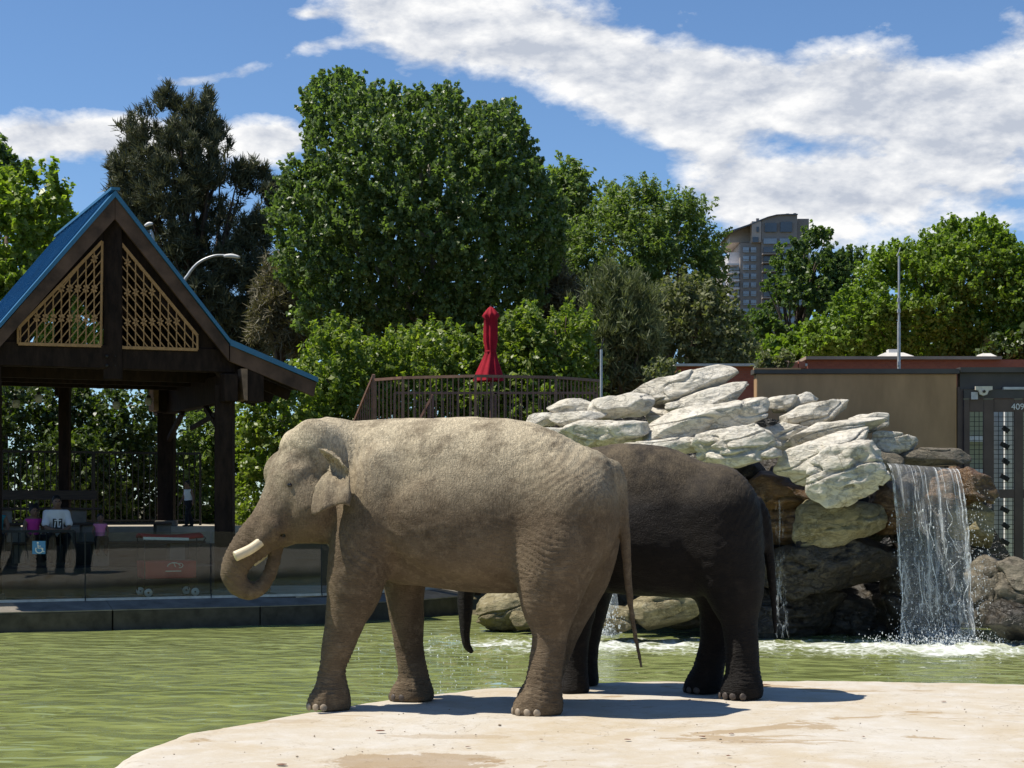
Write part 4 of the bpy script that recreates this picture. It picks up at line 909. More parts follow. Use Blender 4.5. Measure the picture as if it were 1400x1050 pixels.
# ------------------------------------------------------------------ guard rail in front of the tiers, benches
def railing(name, label, cat, pts, h0, h1, mat, gap=.12, rr=.012, post_every=1.9, top=.045, zs=None, group=None, bottom=True, closed_top=True):
    """posts, top and bottom rail and single pickets along a line of world points (their z is the floor)"""
    root = thing(name, label, cat, np.mean(pts, 0), group)
    for a, c in zip(pts[:-1], pts[1:]):
        a, c = np.array(a, float), np.array(c, float); Ln = np.linalg.norm((c - a)[:2]); U = np.array([0, 0, 1.0])
        B().bar(a + U * h1, c + U * h1, top, top).obj('top_rail', mat, root)
        if bottom: B().bar(a + U * h0, c + U * h0, top * .8, top * .8).obj('bottom_rail', mat, root)
        n = max(1, int(Ln / gap)); np_ = max(1, round(Ln / post_every)); dz = (c - a)
        for k in range(np_ + (1 if c is pts[-1] or np.allclose(c, pts[-1]) else 0)):
            q = a + dz * k / np_; B().bar(q, q + U * h1, top, top).obj('post', mat, root)
        q0 = a + dz / n; me = None; slope = dz[2] / max(Ln, 1e-6)
        for k in range(1, n):
            q = a + dz * k / n
            if me is None:
                o = B().bar(q + U * h0, q + U * h1, rr * 2, rr * 2).obj('picket', mat, root); me = o.data
            else:
                o = bpy.data.objects.new('picket', me); link(o, root, q + U * (h0 + h1) / 2)
    return root
railing('guard_rail', 'black picket guard rail between the glass and the seated people', 'railing', [L(-7.6, 1.46, 1.02), L(-2.6, 1.46, 1.02)], .08, .70, M['black_metal'], .125, .009, 2.4, .05)
def bench(label, s0, s1, t, zf, zs, back=False):
    root = thing('bench', label, 'bench', L((s0 + s1) / 2, t, zf), 'long benches in the pavilion')
    for k in range(3):
        tk = t - .16 + .16 * k; bevel(B().bar(L(s0, tk, zs - .025), L(s1, tk, zs - .025), .145, .05).obj('seat_plank', M['bench_wood'], root), .008)
    s = s0 + .4
    while s < s1:
        bb = B(); bb.hexa([L(s, t - .15, zf), L(s + .30, t - .15, zf), L(s + .30, t + .15, zf), L(s, t + .15, zf), L(s, t - .15, zs - .052), L(s + .30, t - .15, zs - .052), L(s + .30, t + .15, zs - .052), L(s, t + .15, zs - .052)]); bb.obj('pedestal', M['concrete'], root); s += 1.5
    if back: bevel(B().bar(L(s0, t + .28, zs + .26), L(s1, t + .28, zs + .26), .05, .20).obj('back_board', M['bench_wood'], root), .008)
    return root
bench('front bench where the family sits behind the guard rail', -8.5, .1, 2.35, 1.02, 1.50)
bench('middle bench behind the seated family', -8.5, -.3, 3.55, 1.42, 1.86)
bench('rear bench with a back board in front of the black fence', -8.5, -1.5, 4.75, 1.76, 2.16, True)
# ------------------------------------------------------------------ black fence behind the pavilion
railing('black_fence', 'tall black picket fence behind the pavilion benches', 'fence', [L(-13, 6.6, 1.75), L(-6.0, 6.6, 1.75), L(1.1, 6.6, 1.75)], .12, 1.62, M['black_metal'], .125, .011, 2.3, .05)
railing('walkway_fence', 'brown picket railing beside the sunlit walkway below the tan elephant chin', 'fence', [P(384, 771, 50.5) * [1, 1, 0] + [0, 0, .49], P(470, 776, 44) * [1, 1, 0] + [0, 0, .49]], .18, 1.15, M['brown_metal'], .14, .012, 2.2, .05)

# ------------------------------------------------------------------ pavilion
pv = thing('pavilion', 'open timber pavilion with steep blue metal gable roof', 'pavilion', L(-2.12, 2.8, .48))
CEN = -2.12; T0, T1 = 0.0, 6.1
prof = [(0, 7.97), (2.15, 5.33), (3.87, 4.66)]
def quadprism(pts_front, t0, t1, name, mat, par):
    b = B(); b.prism([L(s, t0, z) for s, z in pts_front], L(0, t1, 0) - L(0, t0, 0)); return b.obj(name, mat, par)
roofs = []
for sg_ in (-1, 1):
    for i in range(2):
        (a0, z0), (a1, z1) = prof[i], prof[i + 1]; th = .09
        pts = [(CEN + sg_ * a0, z0), (CEN + sg_ * a1, z1), (CEN + sg_ * a1, z1 - th), (CEN + sg_ * a0, z0 - th * 1.3)]
        if i == 1: pts[0] = (CEN + sg_ * (a0 + .004), z0 - .002)
        o = quadprism(pts, T0 - .04, T1 + .04, 'roof_slope', M['blue_metal'], pv); roofs.append(o)
        k = 0
        while T0 + .35 + k * .46 < T1:      # standing seams
            t = T0 + .35 + k * .46; k += 1
            B().bar(L(CEN + sg_ * (a0 + .02), t, z0 + .012), L(CEN + sg_ * a1, t, z1 + .014), .025, .035).obj('seam', M['blue_metal'], o)
        # timber soffit under the metal
        pts = [(CEN + sg_ * (a0 + .003), z0 - th * 1.3 - .01), (CEN + sg_ * (a1 - .03), z1 - th - .01), (CEN + sg_ * (a1 - .03), z1 - th - .06), (CEN + sg_ * (a0 + .003), z0 - th * 1.3 - .06)]
        quadprism(pts, T0 + .09, T1 - .09, 'soffit', M['timber'], pv)
        for tt_ in (T0, T1 - .08):      # bargeboards
            hb = .36
            pts = [(CEN + sg_ * (a0 + (.004 if i == 0 else .002)), z0 - th * 1.3), (CEN + sg_ * (a1 - .02), z1 - th - .004), (CEN + sg_ * (a1 - .02 - (.06 if i else 0)), z1 - th - hb * (.86 if i == 0 else .75)), (CEN + sg_ * (a0 + (.004 if i == 0 else .002)), z0 - th * 1.3 - hb * (1.12 if i == 0 else .82))]
            quadprism(pts, tt_, tt_ + .08, 'bargeboard', M['fascia'], pv)
B().bar(L(CEN, T0 - .05, 8.0), L(CEN, T1 + .05, 8.0), .16, .05).obj('ridge_cap', M['blue_metal'], pv)
def tbar(a, c, w_, h_, name, mat=None, par=None): return bevel(B().bar(L(*a), L(*c), w_, h_).obj(name, mat or M['timber'], par or pv), .012)
TR = .30     # gable truss plane
for tr in (TR, T1 - .5):
    tbar((CEN - 2.3, tr, 4.94), (CEN + 2.3, tr, 4.94), .22, .44, 'tie_beam')
    tbar((CEN, tr - .10, 4.52), (CEN, tr - .10, 7.45), .34, .10, 'king_post')
    for sg_ in (-1, 1): tbar((CEN + sg_ * .02, tr + .02, 7.36), (CEN + sg_ * 2.4, tr + .02, 4.55), .18, .46, 'truss_rafter')
for s_, t_ in [(.04, .42), (-4.28, .42), (.04, 5.3), (-4.28, 5.3)]:
    tbar((s_, t_, .48 if t_ < 1 else 1.7), (s_, t_, 4.5), .34, .34, 'post')
    tbar((s_, t_, .49 if t_ < 1 else 1.76), (s_, t_, (.49 if t_ < 1 else 1.76) + .12), .42, .42, 'post_base', M['concrete'])
tbar((CEN, 5.3, 1.7), (CEN, 5.3, 4.7), .22, .22, 'post')
for s_ in (.04, -4.28):
    tbar((s_, -.05, 4.42), (s_, T1 - .2, 4.42), .26, .52, 'plate_beam')
    tbar((s_, .62, 3.60), (s_, 1.9, 4.14), .09, .12, 'brace'); tbar((s_, 5.1, 3.62), (s_, 3.8, 4.14), .09, .12, 'brace')
tbar((.04, 3.1, 3.78), (.04, .55, 4.02), .06, .10, 'brace')
for t_ in (1.5, 2.7, 3.9):
    for sg_ in (-1, 1):
        tbar((CEN + sg_ * .05, t_, 7.60), (CEN + sg_ * 2.12, t_, 5.05), .12, .22, 'rafter'); tbar((CEN + sg_ * 2.15, t_, 5.0), (CEN + sg_ * 3.75, t_, 4.40), .12, .2, 'rafter')
    tbar((CEN - 2.1, t_, 4.75), (CEN + 2.1, t_, 4.75), .14, .3, 'cross_beam')
# beam ends with tapered left faces; their sunlight is put into a paler colour
def block(px0, px1, py0, py1, taper, t, name='beam_end'):
    s0 = ray_s(px0, t); s1 = ray_s(px1, t); z1 = ray_z(px0, py0, t); z0 = ray_z(px0, py1, t)
    m = s0 + (s1 - s0) * .42
    b = B(); b.hexa([L(m - taper, t, z0), L(s1, t, z0), L(s1, t + .5, z0), L(m - taper, t + .5, z0), L(m - taper, t, z1), L(s1, t, z1), L(s1, t + .5, z1), L(m - taper, t + .5, z1)]); o = bevel(b.obj(name, M['timber'], pv), .012)
    b = B(); b.hexa([L(s0 + taper, t - .02, z0 + .04), L(m - taper - .002, t - .02, z0 + .02), L(m - taper - .002, t + .48, z0 + .02), L(s0 + taper, t + .48, z0 + .04), L(s0, t - .02, z1), L(m - taper - .002, t - .02, z1), L(m - taper - .002, t + .48, z1), L(s0, t + .48, z1)]); b.obj('lit_face', M['lit_end'], o)
def ray_s(px, t):
    k = (px - 700) / FPX     # solve X = k Y on the plane t
    return (k * (OY + CP * t) - (OX - SP * t)) / (CP - k * SP)
def ray_z(px, py, t):
    s = ray_s(px, t); Y = OY + SP * s + CP * t; return CAMZ + (HOR - py) / FPX * Y
block(329, 361, 504, 549, .06, .02); block(209, 230, 526, 563, .02, 4.7)
# lattice panels in the gable
def lattice(poly, mirror):
    t = TR - .14; w3 = lambda px, py: L(ray_s(px, t), t, ray_z(px, py, t)); root = None
    fr = B(); n = len(poly)
    for i in range(n): fr.bar(w3(*poly[i]), w3(*poly[(i + 1) % n]), .035, .055)
    root = fr.obj('lattice_panel', M['lattice'], pv)
    def clip(p0, p1):
        ts = np.linspace(0, 1, 240); q = np.array(p0)[None] + ts[:, None] * (np.array(p1) - np.array(p0))[None]; ins = poly_sd(q[:, 0], q[:, 1], poly) < 0
        return (q[ins][0], q[ins][-1]) if ins.sum() > 3 else None
    xs_ = [p[0] for p in poly]; x0, x1 = min(xs_), max(xs_); y0, y1 = min(p[1] for p in poly), max(p[1] for p in poly)
    stp = 11.2; nodes = []; sl_ = -1.28 if not mirror else 1.28
    vx = np.arange((x1 if not mirror else x0), (x0 - 1 if not mirror else x1 + 1), -stp if not mirror else stp)[1:]
    for x in vx:
        c = clip((x, y0 - 5), (x, y1 + 5))
        if c: B().bar(w3(*c[0]), w3(*c[1]), .02, .022).obj('lattice_bar', M['lattice'], root)
    xa = x1 if not mirror else x0
    for j in range(0, 20):
        c0 = y1 + 60 - j * 13.6 + (60 if True else 0); sgn = -1 if not mirror else 1
        # lines parallel to the roof slope and lines crossing them
        for sl2 in (1.20,):
            p0 = (xa, c0 - 130); dx_ = (x0 - x1 if not mirror else x1 - x0); p1 = (xa + dx_, c0 - 130 + abs(dx_) * sl2); c = clip(p0, p1)
            if c: B().bar(w3(*c[0]), w3(*c[1]), .016, .020).obj('lattice_bar', M['lattice'], root)
            for kx, x in enumerate(vx):
                yy = p0[1] + abs(x - xa) * sl2
                if (kx + 2 * j) % 3 == 0: nodes.append((x, yy))
    st = B()
    for x, y in nodes:
        if poly_sd(np.array([x]), np.array([y]), poly)[0] < -3:
            c = w3(x, y)
            for a in (20, 75, 130): 
                dv_ = (L(math.cos(R(a)), 0, 0) - L(0, 0, 0)) * .062 + np.array([0, 0, math.sin(R(a)) * .075]); st.bar(c - dv_, c + dv_, .028, .030)
    if st.v: tag(st.obj('leaf_ornament', M['lattice'], root), kind='stuff')
lattice([(25, 470), (25, 449), (140, 330), (138, 473)], False); lattice([(163, 475), (164, 331), (270, 459), (270, 478)], True)
for i_, (px, py) in enumerate([(146, 487), (158, 487), (146, 500), (158, 500)]):
    t = TR - .152; v, f = ellmesh(L(ray_s(px, t), t, ray_z(px, py, t)), (.03, .02, .03)); mobj('bolt', v, f, M['black_metal'], pv, True)
# pendant lamps hanging under the roof
for px, py, t, lb in [(22, 552, 4.3, 'leftmost pendant lamp hanging under the pavilion roof'), (53, 545, 3.3, 'second pendant lamp from the left under the pavilion roof'), (159, 554, 4.3, 'third pendant lamp from the left, near the pavilion king post'), (203, 549, 4.6, 'rightmost pendant lamp, beside the pale beam end of the pavilion')]:
    s = ray_s(px, t); z = ray_z(px, py, t); c = L(s, t, z); r = thing('pendant_lamp', lb, 'lamp', c, 'pendant lamps under the pavilion roof')
    B().lathe(c, [(.030, .075), (.085, .07), (.075, -.02), (.055, -.075), (.02, -.08)], 14).obj('lamp_shade', M['lamp_glass'], r, True)
    B().lathe(c, [(.045, .08), (.045, .12), (.012, .14)], 12).obj('lamp_cap', M['black_metal'], r); B().tube([c + [0, 0, .13], [c[0], c[1], 4.66]], .007, 5).obj('cord', M['black_metal'], r)

# ------------------------------------------------------------------ wagon behind the glass
wg = thing('wagon', 'red folding wagon with canopy and white wheels behind the glass', 'wagon', L(ray_s(234, .45), .45, .49))
def W_(px, py, t): return L(ray_s(px, t), t, ray_z(px, py, t))
tf, tb = .20, .85
zb0, zb1 = ray_z(234, 791, tf), ray_z(234, 767, tf); s0, s1 = ray_s(198, tf), ray_s(269, tf)
b = B(); b.hexa([L(s0, tf, zb0), L(s1, tf, zb0), L(s1, tb, zb0), L(s0, tb, zb0), L(s0 - .02, tf, zb1), L(s1 + .02, tf, zb1), L(s1 + .02, tb, zb1), L(s0 - .02, tb, zb1)]); bevel(b.obj('wagon_body', M['red_wagon'], wg), .03, 3)
zt = ray_z(234, 737, tf)
vv = []; nn_ = 9
for j in range(4):
    for i in range(nn_):
        u = i / (nn_ - 1); w_ = j / 3; sag = .035 * math.sin(math.pi * u) * -1 + .05 * math.sin(math.pi * w_)
        vv.append(L(s0 - .03 + (s1 - s0 + .16) * u, tf + (tb - tf) * w_, zt + sag + .02))
ff = [(j * nn_ + i, j * nn_ + i + 1, (j + 1) * nn_ + i + 1, (j + 1) * nn_ + i) for j in range(3) for i in range(nn_ - 1)]
o = mobj('canopy', vv, ff, M['red_wagon'], wg, True); md = o.modifiers.new('solid', 'SOLIDIFY'); md.thickness = .05; md.offset = 1
b = B(); b.hexa([L(s0 - .03, tf - .012, zt - .005), L(s1 - .15, tf - .012, zt - .03), L(s1 - .15, tf - .002, zt - .03), L(s0 - .03, tf - .002, zt - .005), L(s0 - .03, tf - .012, zt + .045), L(s1 - .15, tf - .012, zt + .02), L(s1 - .15, tf - .002, zt + .02), L(s0 - .03, tf - .002, zt + .045)]); b.obj('canopy_trim', M['white'], wg)
for s_ in (s0, s1):
    for t_ in (tf, tb): B().tube([L(s_, t_, .60), L(s_, t_, zt + .02)], .012, 6).obj('frame_tube', M['black_metal'], wg)
for s_ in (ray_s(202, tf), ray_s(266, tf)):
    for t_ in (tf - .03, tb + .03):
        n_ = L(0, 1, 0) - L(0, 0, 0); c = L(s_, t_ - .025, .588)
        o = B().lathe(c, [(.045, .0), (.098, .004), (.103, .025), (.098, .046), (.045, .05)], 24, n_).obj('wheel', M['rubber'], wg, True)
        B().lathe(c - n_ * .006, [(.010, 0), (.076, .002), (.076, .055), (.010, .058)], 24, n_).obj('rim', M['white'], o, True); B().lathe(c - n_ * .010, [(.020, 0), (.020, .066)], 12, n_).obj('hub', M['rubber'], o)
B().tube([L(s1, (tf + tb) / 2, zb1), L(s1 + .25, (tf + tb) / 2, zb1 + .42), L(s1 + .25, (tf + tb) / 2 + .12, zb1 + .44)], .012, 6).obj('pull_handle', M['black_metal'], wg)
sc2 = (s0 + s1) / 2 + .05; zc2 = (zb0 + zb1) / 2 + .06; b = B()
b.tube([L(sc2 + .12 * math.cos(a), tf - .026, zc2 + .07 * math.sin(a)) for a in np.linspace(math.pi * 1.0, .15, 14)], .010, 5); b.tube([L(sc2, tf - .026, zc2 + .06), L(sc2 + .03, tf - .026, zc2 - .01)], .008, 5); b.tube([L(sc2 + .12 + .05 * math.cos(a), tf - .026, zc2 + .02 + .04 * math.sin(a)) for a in np.linspace(2.2, -2.0, 10)], .007, 5)
b.bar(L(sc2 - .16, tf - .024, zc2 - .085), L(sc2 + .14, tf - .024, zc2 - .085), .006, .016); b.obj('emblem', M['white'], wg)

# ------------------------------------------------------------------ people under the pavilion
M['skin_h'] = pmat('brown_skin', (.17, .095, .062), .55, .12, 9)
def cloth(n, c, v=.12): return pmat(n, c, .85, v, 7, .3, 30)
def person(label, s, t, z, H, face, seated, top, bottom, sleeves, pose='knees', hair='short', extra=None):
    """H standing height; local axes: x to the person's left, y forward (towards the pool), z up; seated: z is the seat top"""
    root = thing('person', label, 'person', L(s, t, z), 'people in the pavilion'); k = H / 1.75; base = L(s, t, z)
    ca, sa = math.cos(R(face)), math.sin(R(face))
    def W2(p):
        x, y, zz_ = p; x, y = x * ca - y * sa, x * sa + y * ca; return base + (L(x * k, -y * k, 0) - L(0, 0, 0)) + np.array([0, 0, zz_ * k])
    hip = .10 if seated else .90; lean = .10 if pose == 'knees' else .02
    sh = hip + .48; nk = hip + .56; hd = hip + .70
    ch = []; torso = [(0, 0, hip, .145), (0, lean * .3, hip + .18, .135), (0, lean * .7, hip + .36, .150), (0, lean, hip + .47, .125)]
    legs = []; arms = []
    for q in (-1, 1):
        if seated: legs.append([(q * .10, .02, hip - .02, .082), (q * .14, .40, hip + .02, .065), (q * .15, .43, hip - .04, .060), (q * .14, .40, hip - .30, .050), (q * .14, .40, hip - .47, .040)])
        else:
            st = q * .16 if pose == 'walk' else 0
            legs.append([(q * .09, 0, hip, .085), (q * .09, st * .6 + .03, hip - .42, .058), (q * .09, st - .02, hip - .70, .050), (q * .09, st - (.04 if st < 0 else 0), .08, .036)])
        if pose == 'knees': arms.append([(q * .19, lean, sh - .02, .058), (q * .23, lean + .10, sh - .26, .045), (q * .13, lean + .26, sh - .33, .038), (-q * .02, lean + .34, sh - .36, .030)])
        elif pose == 'walk': arms.append([(q * .19, lean, sh - .02, .056), (q * .24, lean - q * .06, sh - .27, .043), (q * .23, lean - q * .12 + .08, sh - .48, .032)])
        else: arms.append([(q * .18, lean, sh - .02, .056), (q * .25, lean + .02, sh - .26, .043), (q * .20, lean + .20, sh - .40, .032)])
    pts = np.array([W2(p[:3]) for c in legs + arms + [torso] for p in c] + [W2((0, .1, hd + .25))]); S = SDF(pts.min(0) - .22 * k - .02, pts.max(0) + .2 * k, .0125)
    C = lambda rows, kk, infl=0: [[*W2(p[:3]), p[3] * k + infl] for p in rows]
    S.chain(C(torso, .03), .04 * k, 5)
    tw = W2((1, 0, 0)) - base; tw /= np.linalg.norm(tw)
    S.cone(W2((-.14, lean, sh - .02)), W2((.14, lean, sh - .02)), .07 * k, .07 * k, .06 * k)
    for c in legs + arms: S.chain(C(c, .03), .03 * k, 5)
    hk = 1.0 if H > 1.4 else 1.22
    S.cone(W2((0, lean, sh)), W2((0, lean + .03, nk + .04)), .058 * k, .052 * k, .04 * k)
    hc = (0, lean + .05, hip + .68 + .03 * (hk - 1)); S.ell(W2(hc), np.array([.080, .098, .118]) * k * hk, .02); S.ell(W2((0, hc[1] + .035, hc[2] - .055 * hk)), np.array([.058, .06, .07]) * k * hk, .03)
    S.ell(W2((0, hc[1] + .105 * hk, hc[2] - .015)), np.array([.016, .022, .028]) * k * hk, .012)      # nose
    for q in (-1, 1): S.ell(W2((q * .082 * hk, hc[1] - .005, hc[2])), np.array([.014, .024, .034]) * k * hk, .01)   # ears
    for c in arms:                                                                # hands: palm, four fingers and a thumb
        a = np.array(c[-1][:3]); dv_ = a - np.array(c[-2][:3]); dv_ /= np.linalg.norm(dv_); side = np.cross(dv_, (0, 0, 1)); side /= np.linalg.norm(side) + 1e-6; dn = np.cross(side, dv_)
        S.cone(W2(a), W2(a + dv_ * .07), .032 * k, .036 * k, .02)
        for j in range(4):
            o_ = side * (.030 - .020 * j); e = a + dv_ * .10 + o_; S.chain([[*W2(a + dv_ * .06 + o_), .0095 * k + .001], [*W2(e), .0085 * k + .001], [*W2(e + dv_ * (.035 - .006 * abs(j - 1.4)) - dn * .02), .0075 * k + .001]], .004, 3)
        S.chain([[*W2(a + dv_ * .02 + side * .028), .011 * k], [*W2(a + dv_ * .05 + side * .058), .010 * k], [*W2(a + dv_ * .085 + side * .062 - dn * .012), .008 * k]], .006, 3)
    for c in legs:
        a = np.array(c[-1][:3]); 
    v, f = S.mesh(); v = relax(v, f, 1); mobj('body', v, f, M['skin_h'], root, True)
    # clothes: the same limbs, a little larger, cut off at hem, cuff and neckline
    def garment(name, parts, mat, zcut=None, ztop=None, infl=.016):
        G = SDF(S.lo, S.lo + (S.n - 1) * S.h, S.h)
        for rows, kk in parts: G.chain([[*W2(p[:3]), p[3] * k + infl] for p in rows], kk * k, 5)
        sl, X, Y, Z = G.grid(S.lo, S.lo + (S.n - 1) * S.h)
        if ztop is not None: G.F[sl] = np.maximum(G.F[sl], Z - W2((0, 0, ztop))[2])
        if zcut is not None: G.F[sl] = np.maximum(G.F[sl], W2((0, 0, zcut))[2] - Z)
        v, f = G.mesh(); v = relax(v, f, 1); return mobj(name, v, f, mat, root, True)
    tp = [(torso, .04), ([(-.155, lean, sh - .02, .062), (0, lean, sh - .005, .07), (.155, lean, sh - .02, .062)], .06)]
    if sleeves:
        for c in arms:
            a, b_ = np.array(c[0]), np.array(c[1]); tp.append(([tuple(a), tuple(a + (b_ - a) * .45), tuple(a + (b_ - a) * .8 + [0, 0, 0, .012])], .03))
    shirt = garment('shirt', tp, top, hip - .02, hip + .535 if sleeves else hip + .50, .018 if sleeves else .012)
    garment('trousers', [([r_ for r_ in c[:-1]] + [tuple(np.array(c[-2]) * .25 + np.array(c[-1]) * .75 + [0, 0, 0, .012])], .03) for c in legs] + [([(0, 0, hip - .03, .14), (0, .0, hip + .06, .138)], .04)], bottom, None, hip + .10)
    for c in legs:
        a = np.array(c[-1][:3]); G = SDF(W2(a) - .25 * k, W2(a) + .3 * k, .011); G.chain([[*W2(a + [0, -.03, -.035]), .042 * k], [*W2(a + [0, .06, -.045]), .042 * k], [*W2(a + [0, .15, -.055]), .034 * k]], .01, 4); v, f = G.mesh(); mobj('shoe', relax(v, f, 1), f, M['rubber'], root, True)
    # hair
    G = SDF(W2(hc) - .32 * k, W2(hc) + .34 * k, .0125); G.ell(W2((0, hc[1] - .02, hc[2] + .025)), np.array([.094, .108, .118]) * k * hk, .01)
    if hair == 'puffs':
        for q in (-1, 1): G.ell(W2((q * .07, hc[1] - .03, hc[2] + .14)), np.array([.06, .06, .06]) * k * hk, .02)
    if hair == 'long': G.ell(W2((0, hc[1] - .09, hc[2] - .05)), np.array([.10, .06, .16]) * k * hk, .04)
    cutp = W2((0, hc[1] + .055 * hk, hc[2] + .04)); fw = W2((0, 1, 0)) - base; fw /= np.linalg.norm(fw); sl, X, Y, Z = G.grid(G.lo, G.lo + (G.n - 1) * G.h)
    G.F[sl] = np.maximum(G.F[sl], (X - cutp[0]) * fw[0] * .8 + (Y - cutp[1]) * fw[1] * .8 - (Z - cutp[2]) * .55); v, f = G.mesh(); v = relax(v, f, 1)
    v = v + vnormals(v, f) * (.006 * vnoise(v * 60, 3))[:, None]; mobj('hair', v, f, M['hair'], root, True)
    for q in (-1, 1): v, f = ellmesh(W2((q * .032 * hk, hc[1] + .088 * hk, hc[2] + .012)), np.array([.013, .008, .009]) * k * hk); mobj('eye', v, f, M['eye'], root, True)
    v, f = ellmesh(W2((0, hc[1] + .088 * hk, hc[2] - .062 * hk)), np.array([.024, .010, .008]) * k * hk); mobj('mouth', v, f, pmat('lips', (.10, .035, .03), .5), root, True)
    return root, shirt, W2, hip, lean
ST = 2.18
def seat_s(px): return ray_s(px, ST)
dark_cloth = cloth('black_trousers', (.012, .012, .014)); white_cloth = cloth('white_shirt', (.68, .68, .70), .05)
person('seated person in a teal top cut off by the left edge', seat_s(-6), ST, 1.50, 1.55, 8, True, cloth('teal_top', (.03, .16, .19)), dark_cloth, False, 'side', 'long')
person('girl in a magenta top seated beside the man in the white shirt', seat_s(45), ST, 1.50, 1.32, -14, True, cloth('magenta_top', (.44, .03, .22)), dark_cloth, False, 'side', 'puffs')
rt, shirt, W2, hip, lean = person('seated man in a white T-shirt with a black square emblem', seat_s(76), ST, 1.50, 1.72, 0, True, white_cloth, dark_cloth, True, 'knees', 'short')
em = B(); kx = lambda x, z_, y_=.176: W2((x, y_ + lean * .6, z_))
em.hexa([kx(-.09, hip + .16), kx(.09, hip + .16), kx(.09, hip + .16, .16), kx(-.09, hip + .16, .16), kx(-.09, hip + .36), kx(.09, hip + .36), kx(.09, hip + .36, .16), kx(-.09, hip + .36, .16)]); eo = em.obj('shirt_emblem', M['black_metal'], shirt)
em = B(); q1 = .184
em.bar(kx(-.065, hip + .325, q1), kx(.065, hip + .325, q1), .006, .022); em.bar(kx(.005, hip + .32, q1), kx(.005, hip + .20, q1), .022, .006); em.bar(kx(-.045, hip + .30, q1), kx(-.06, hip + .19, q1), .020, .006); em.bar(kx(.055, hip + .28, q1), kx(.04, hip + .20, q1), .018, .006); em.bar(kx(.0, hip + .20, q1), kx(.05, hip + .20, q1), .006, .02)
mobj('emblem_letter', np.concatenate(em.v), em.f, M['white'], rt)
person('small child in a pink tank top seated alone on the front bench', seat_s(137), ST, 1.50, 1.02, 4, True, cloth('pink_top', (.62, .20, .36)), dark_cloth, False, 'side', 'short')
person('toddler in a white sleeveless top walking behind the benches by the post', ray_s(258, 4.35), 4.35, 1.76, .98, 70, False, white_cloth, dark_cloth, False, 'walk', 'short')
# ------------------------------------------------------------------ brown wall and sliding gate
WD = 33.0
def wbox(px0, px1, py0, py1, d0, d1, dref=None):
    """box whose front face fills the given photo rectangle at distance d0"""
    a, c = P(px0, py1, d0), P(px1, py0, d0); return B().box((a[0], d0, a[2]), (c[0], d1, c[2]))
wl = thing('brown_wall', 'plain brown stucco wall behind the rocks', 'wall', P(1170, 700, WD))
bevel(wbox(1034, 1308, 511, 790, WD, WD + .35).obj('wall_panel', M['stucco'], wl), .015); wbox(1031, 1312, 504, 510.6, WD - .05, WD + .42).obj('cap', M['coping'], wl)
wbox(1031, 1095, 503, 505, WD - .06, WD + .1).obj('cap_edge', M['stucco'], wl)
gt = thing('sliding_gate', 'dark brown steel sliding gate with wire mesh at the right edge', 'gate', P(1360, 780, WD)); GM = M['gate_metal']
wbox(1313, 1560, 502, 509, WD - .05, WD + .3).obj('header_cap', M['coping'], gt); wbox(1312.5, 1560, 510, 532.5, WD + .05, WD + .25).obj('header_beam', M['gate_header'], gt); wbox(1318, 1560, 533, 544.6, WD - .02, WD + .04).obj('track', M['gate_header'], gt); wbox(1372, 1560, 529, 532.5, WD - .04, WD + .045).obj('track_cover', M['galv'], gt)
wbox(1309, 1317, 529, 790, WD + .06, WD + .22).obj('gate_post', GM, gt)
for x0, x1 in [(1318, 1326), (1345, 1359), (1387, 1399), (1427, 1440), (1470, 1480), (1510, 1524)]: bevel(wbox(x0, x1, 546, 775, WD, WD + .08).obj('stile', GM, gt), .006)
for y0, y1 in [(545, 563), (669, 681), (764, 776)]:
    for x0, x1 in [(1326.3, 1344.7), (1359.3, 1386.7), (1399.3, 1426.7), (1440.3, 1469.7), (1480.3, 1509.7)]:
        if not (y0 == 669 and x0 < 1330): wbox(x0, x1, y0, y1, WD + .004, WD + .076).obj('rail', GM, gt)
for x0, x1 in [(1326, 1345), (1359, 1387), (1399, 1427), (1440, 1470), (1480, 1510)]:
    m_ = B(); x = x0 + 6.2
    while x < x1 - 1: m_.bar(P(x, 563, WD + .03), P(x, 765, WD + .03), .010, .010); x += 6.4
    y = 570
    while y < 765:
        if abs(y - 675) > 7 or x0 < 1330: m_.bar(P(x0, y, WD + .042), P(x1, y, WD + .042), .010, .010)
        y += 6.4
    tag(m_.obj('wire_mesh', M['black_metal'], gt), kind='stuff')
h_ = B(); h_.prism([P(x, y, WD - .12) for x, y in [(1334, 528), (1357, 528), (1357, 533), (1352, 534), (1350, 539), (1345, 541), (1340, 539), (1338, 534), (1334, 533)]], (0, .06, 0)); h_.obj('roller_hanger', M['cream'], gt)
v, f = ellmesh(P(1345.5, 535, WD - .14), (.03, .02, .03)); mobj('hanger_bolt', v, f, M['black_metal'], gt, True)
wbox(1328, 1337, 536, 546, WD - .05, WD - .02).obj('hanger_plate', M['galv'], gt)
tc = bpy.data.curves.new('gate_number', 'FONT'); tc.body = '409'; tc.size = .165; tc.extrude = .004; tc.align_x = 'LEFT'
to = bpy.data.objects.new('gate_number', tc); COL.objects.link(to); dg = bpy.context.evaluated_depsgraph_get(); me = bpy.data.meshes.new_from_object(to.evaluated_get(dg)); bpy.data.objects.remove(to)
me.materials.clear(); me.materials.append(M['white']); no = bpy.data.objects.new('gate_number', me); link(no, gt, P(1382.5, 560, WD - .012)); no.rotation_euler = (R(90), 0, 0)
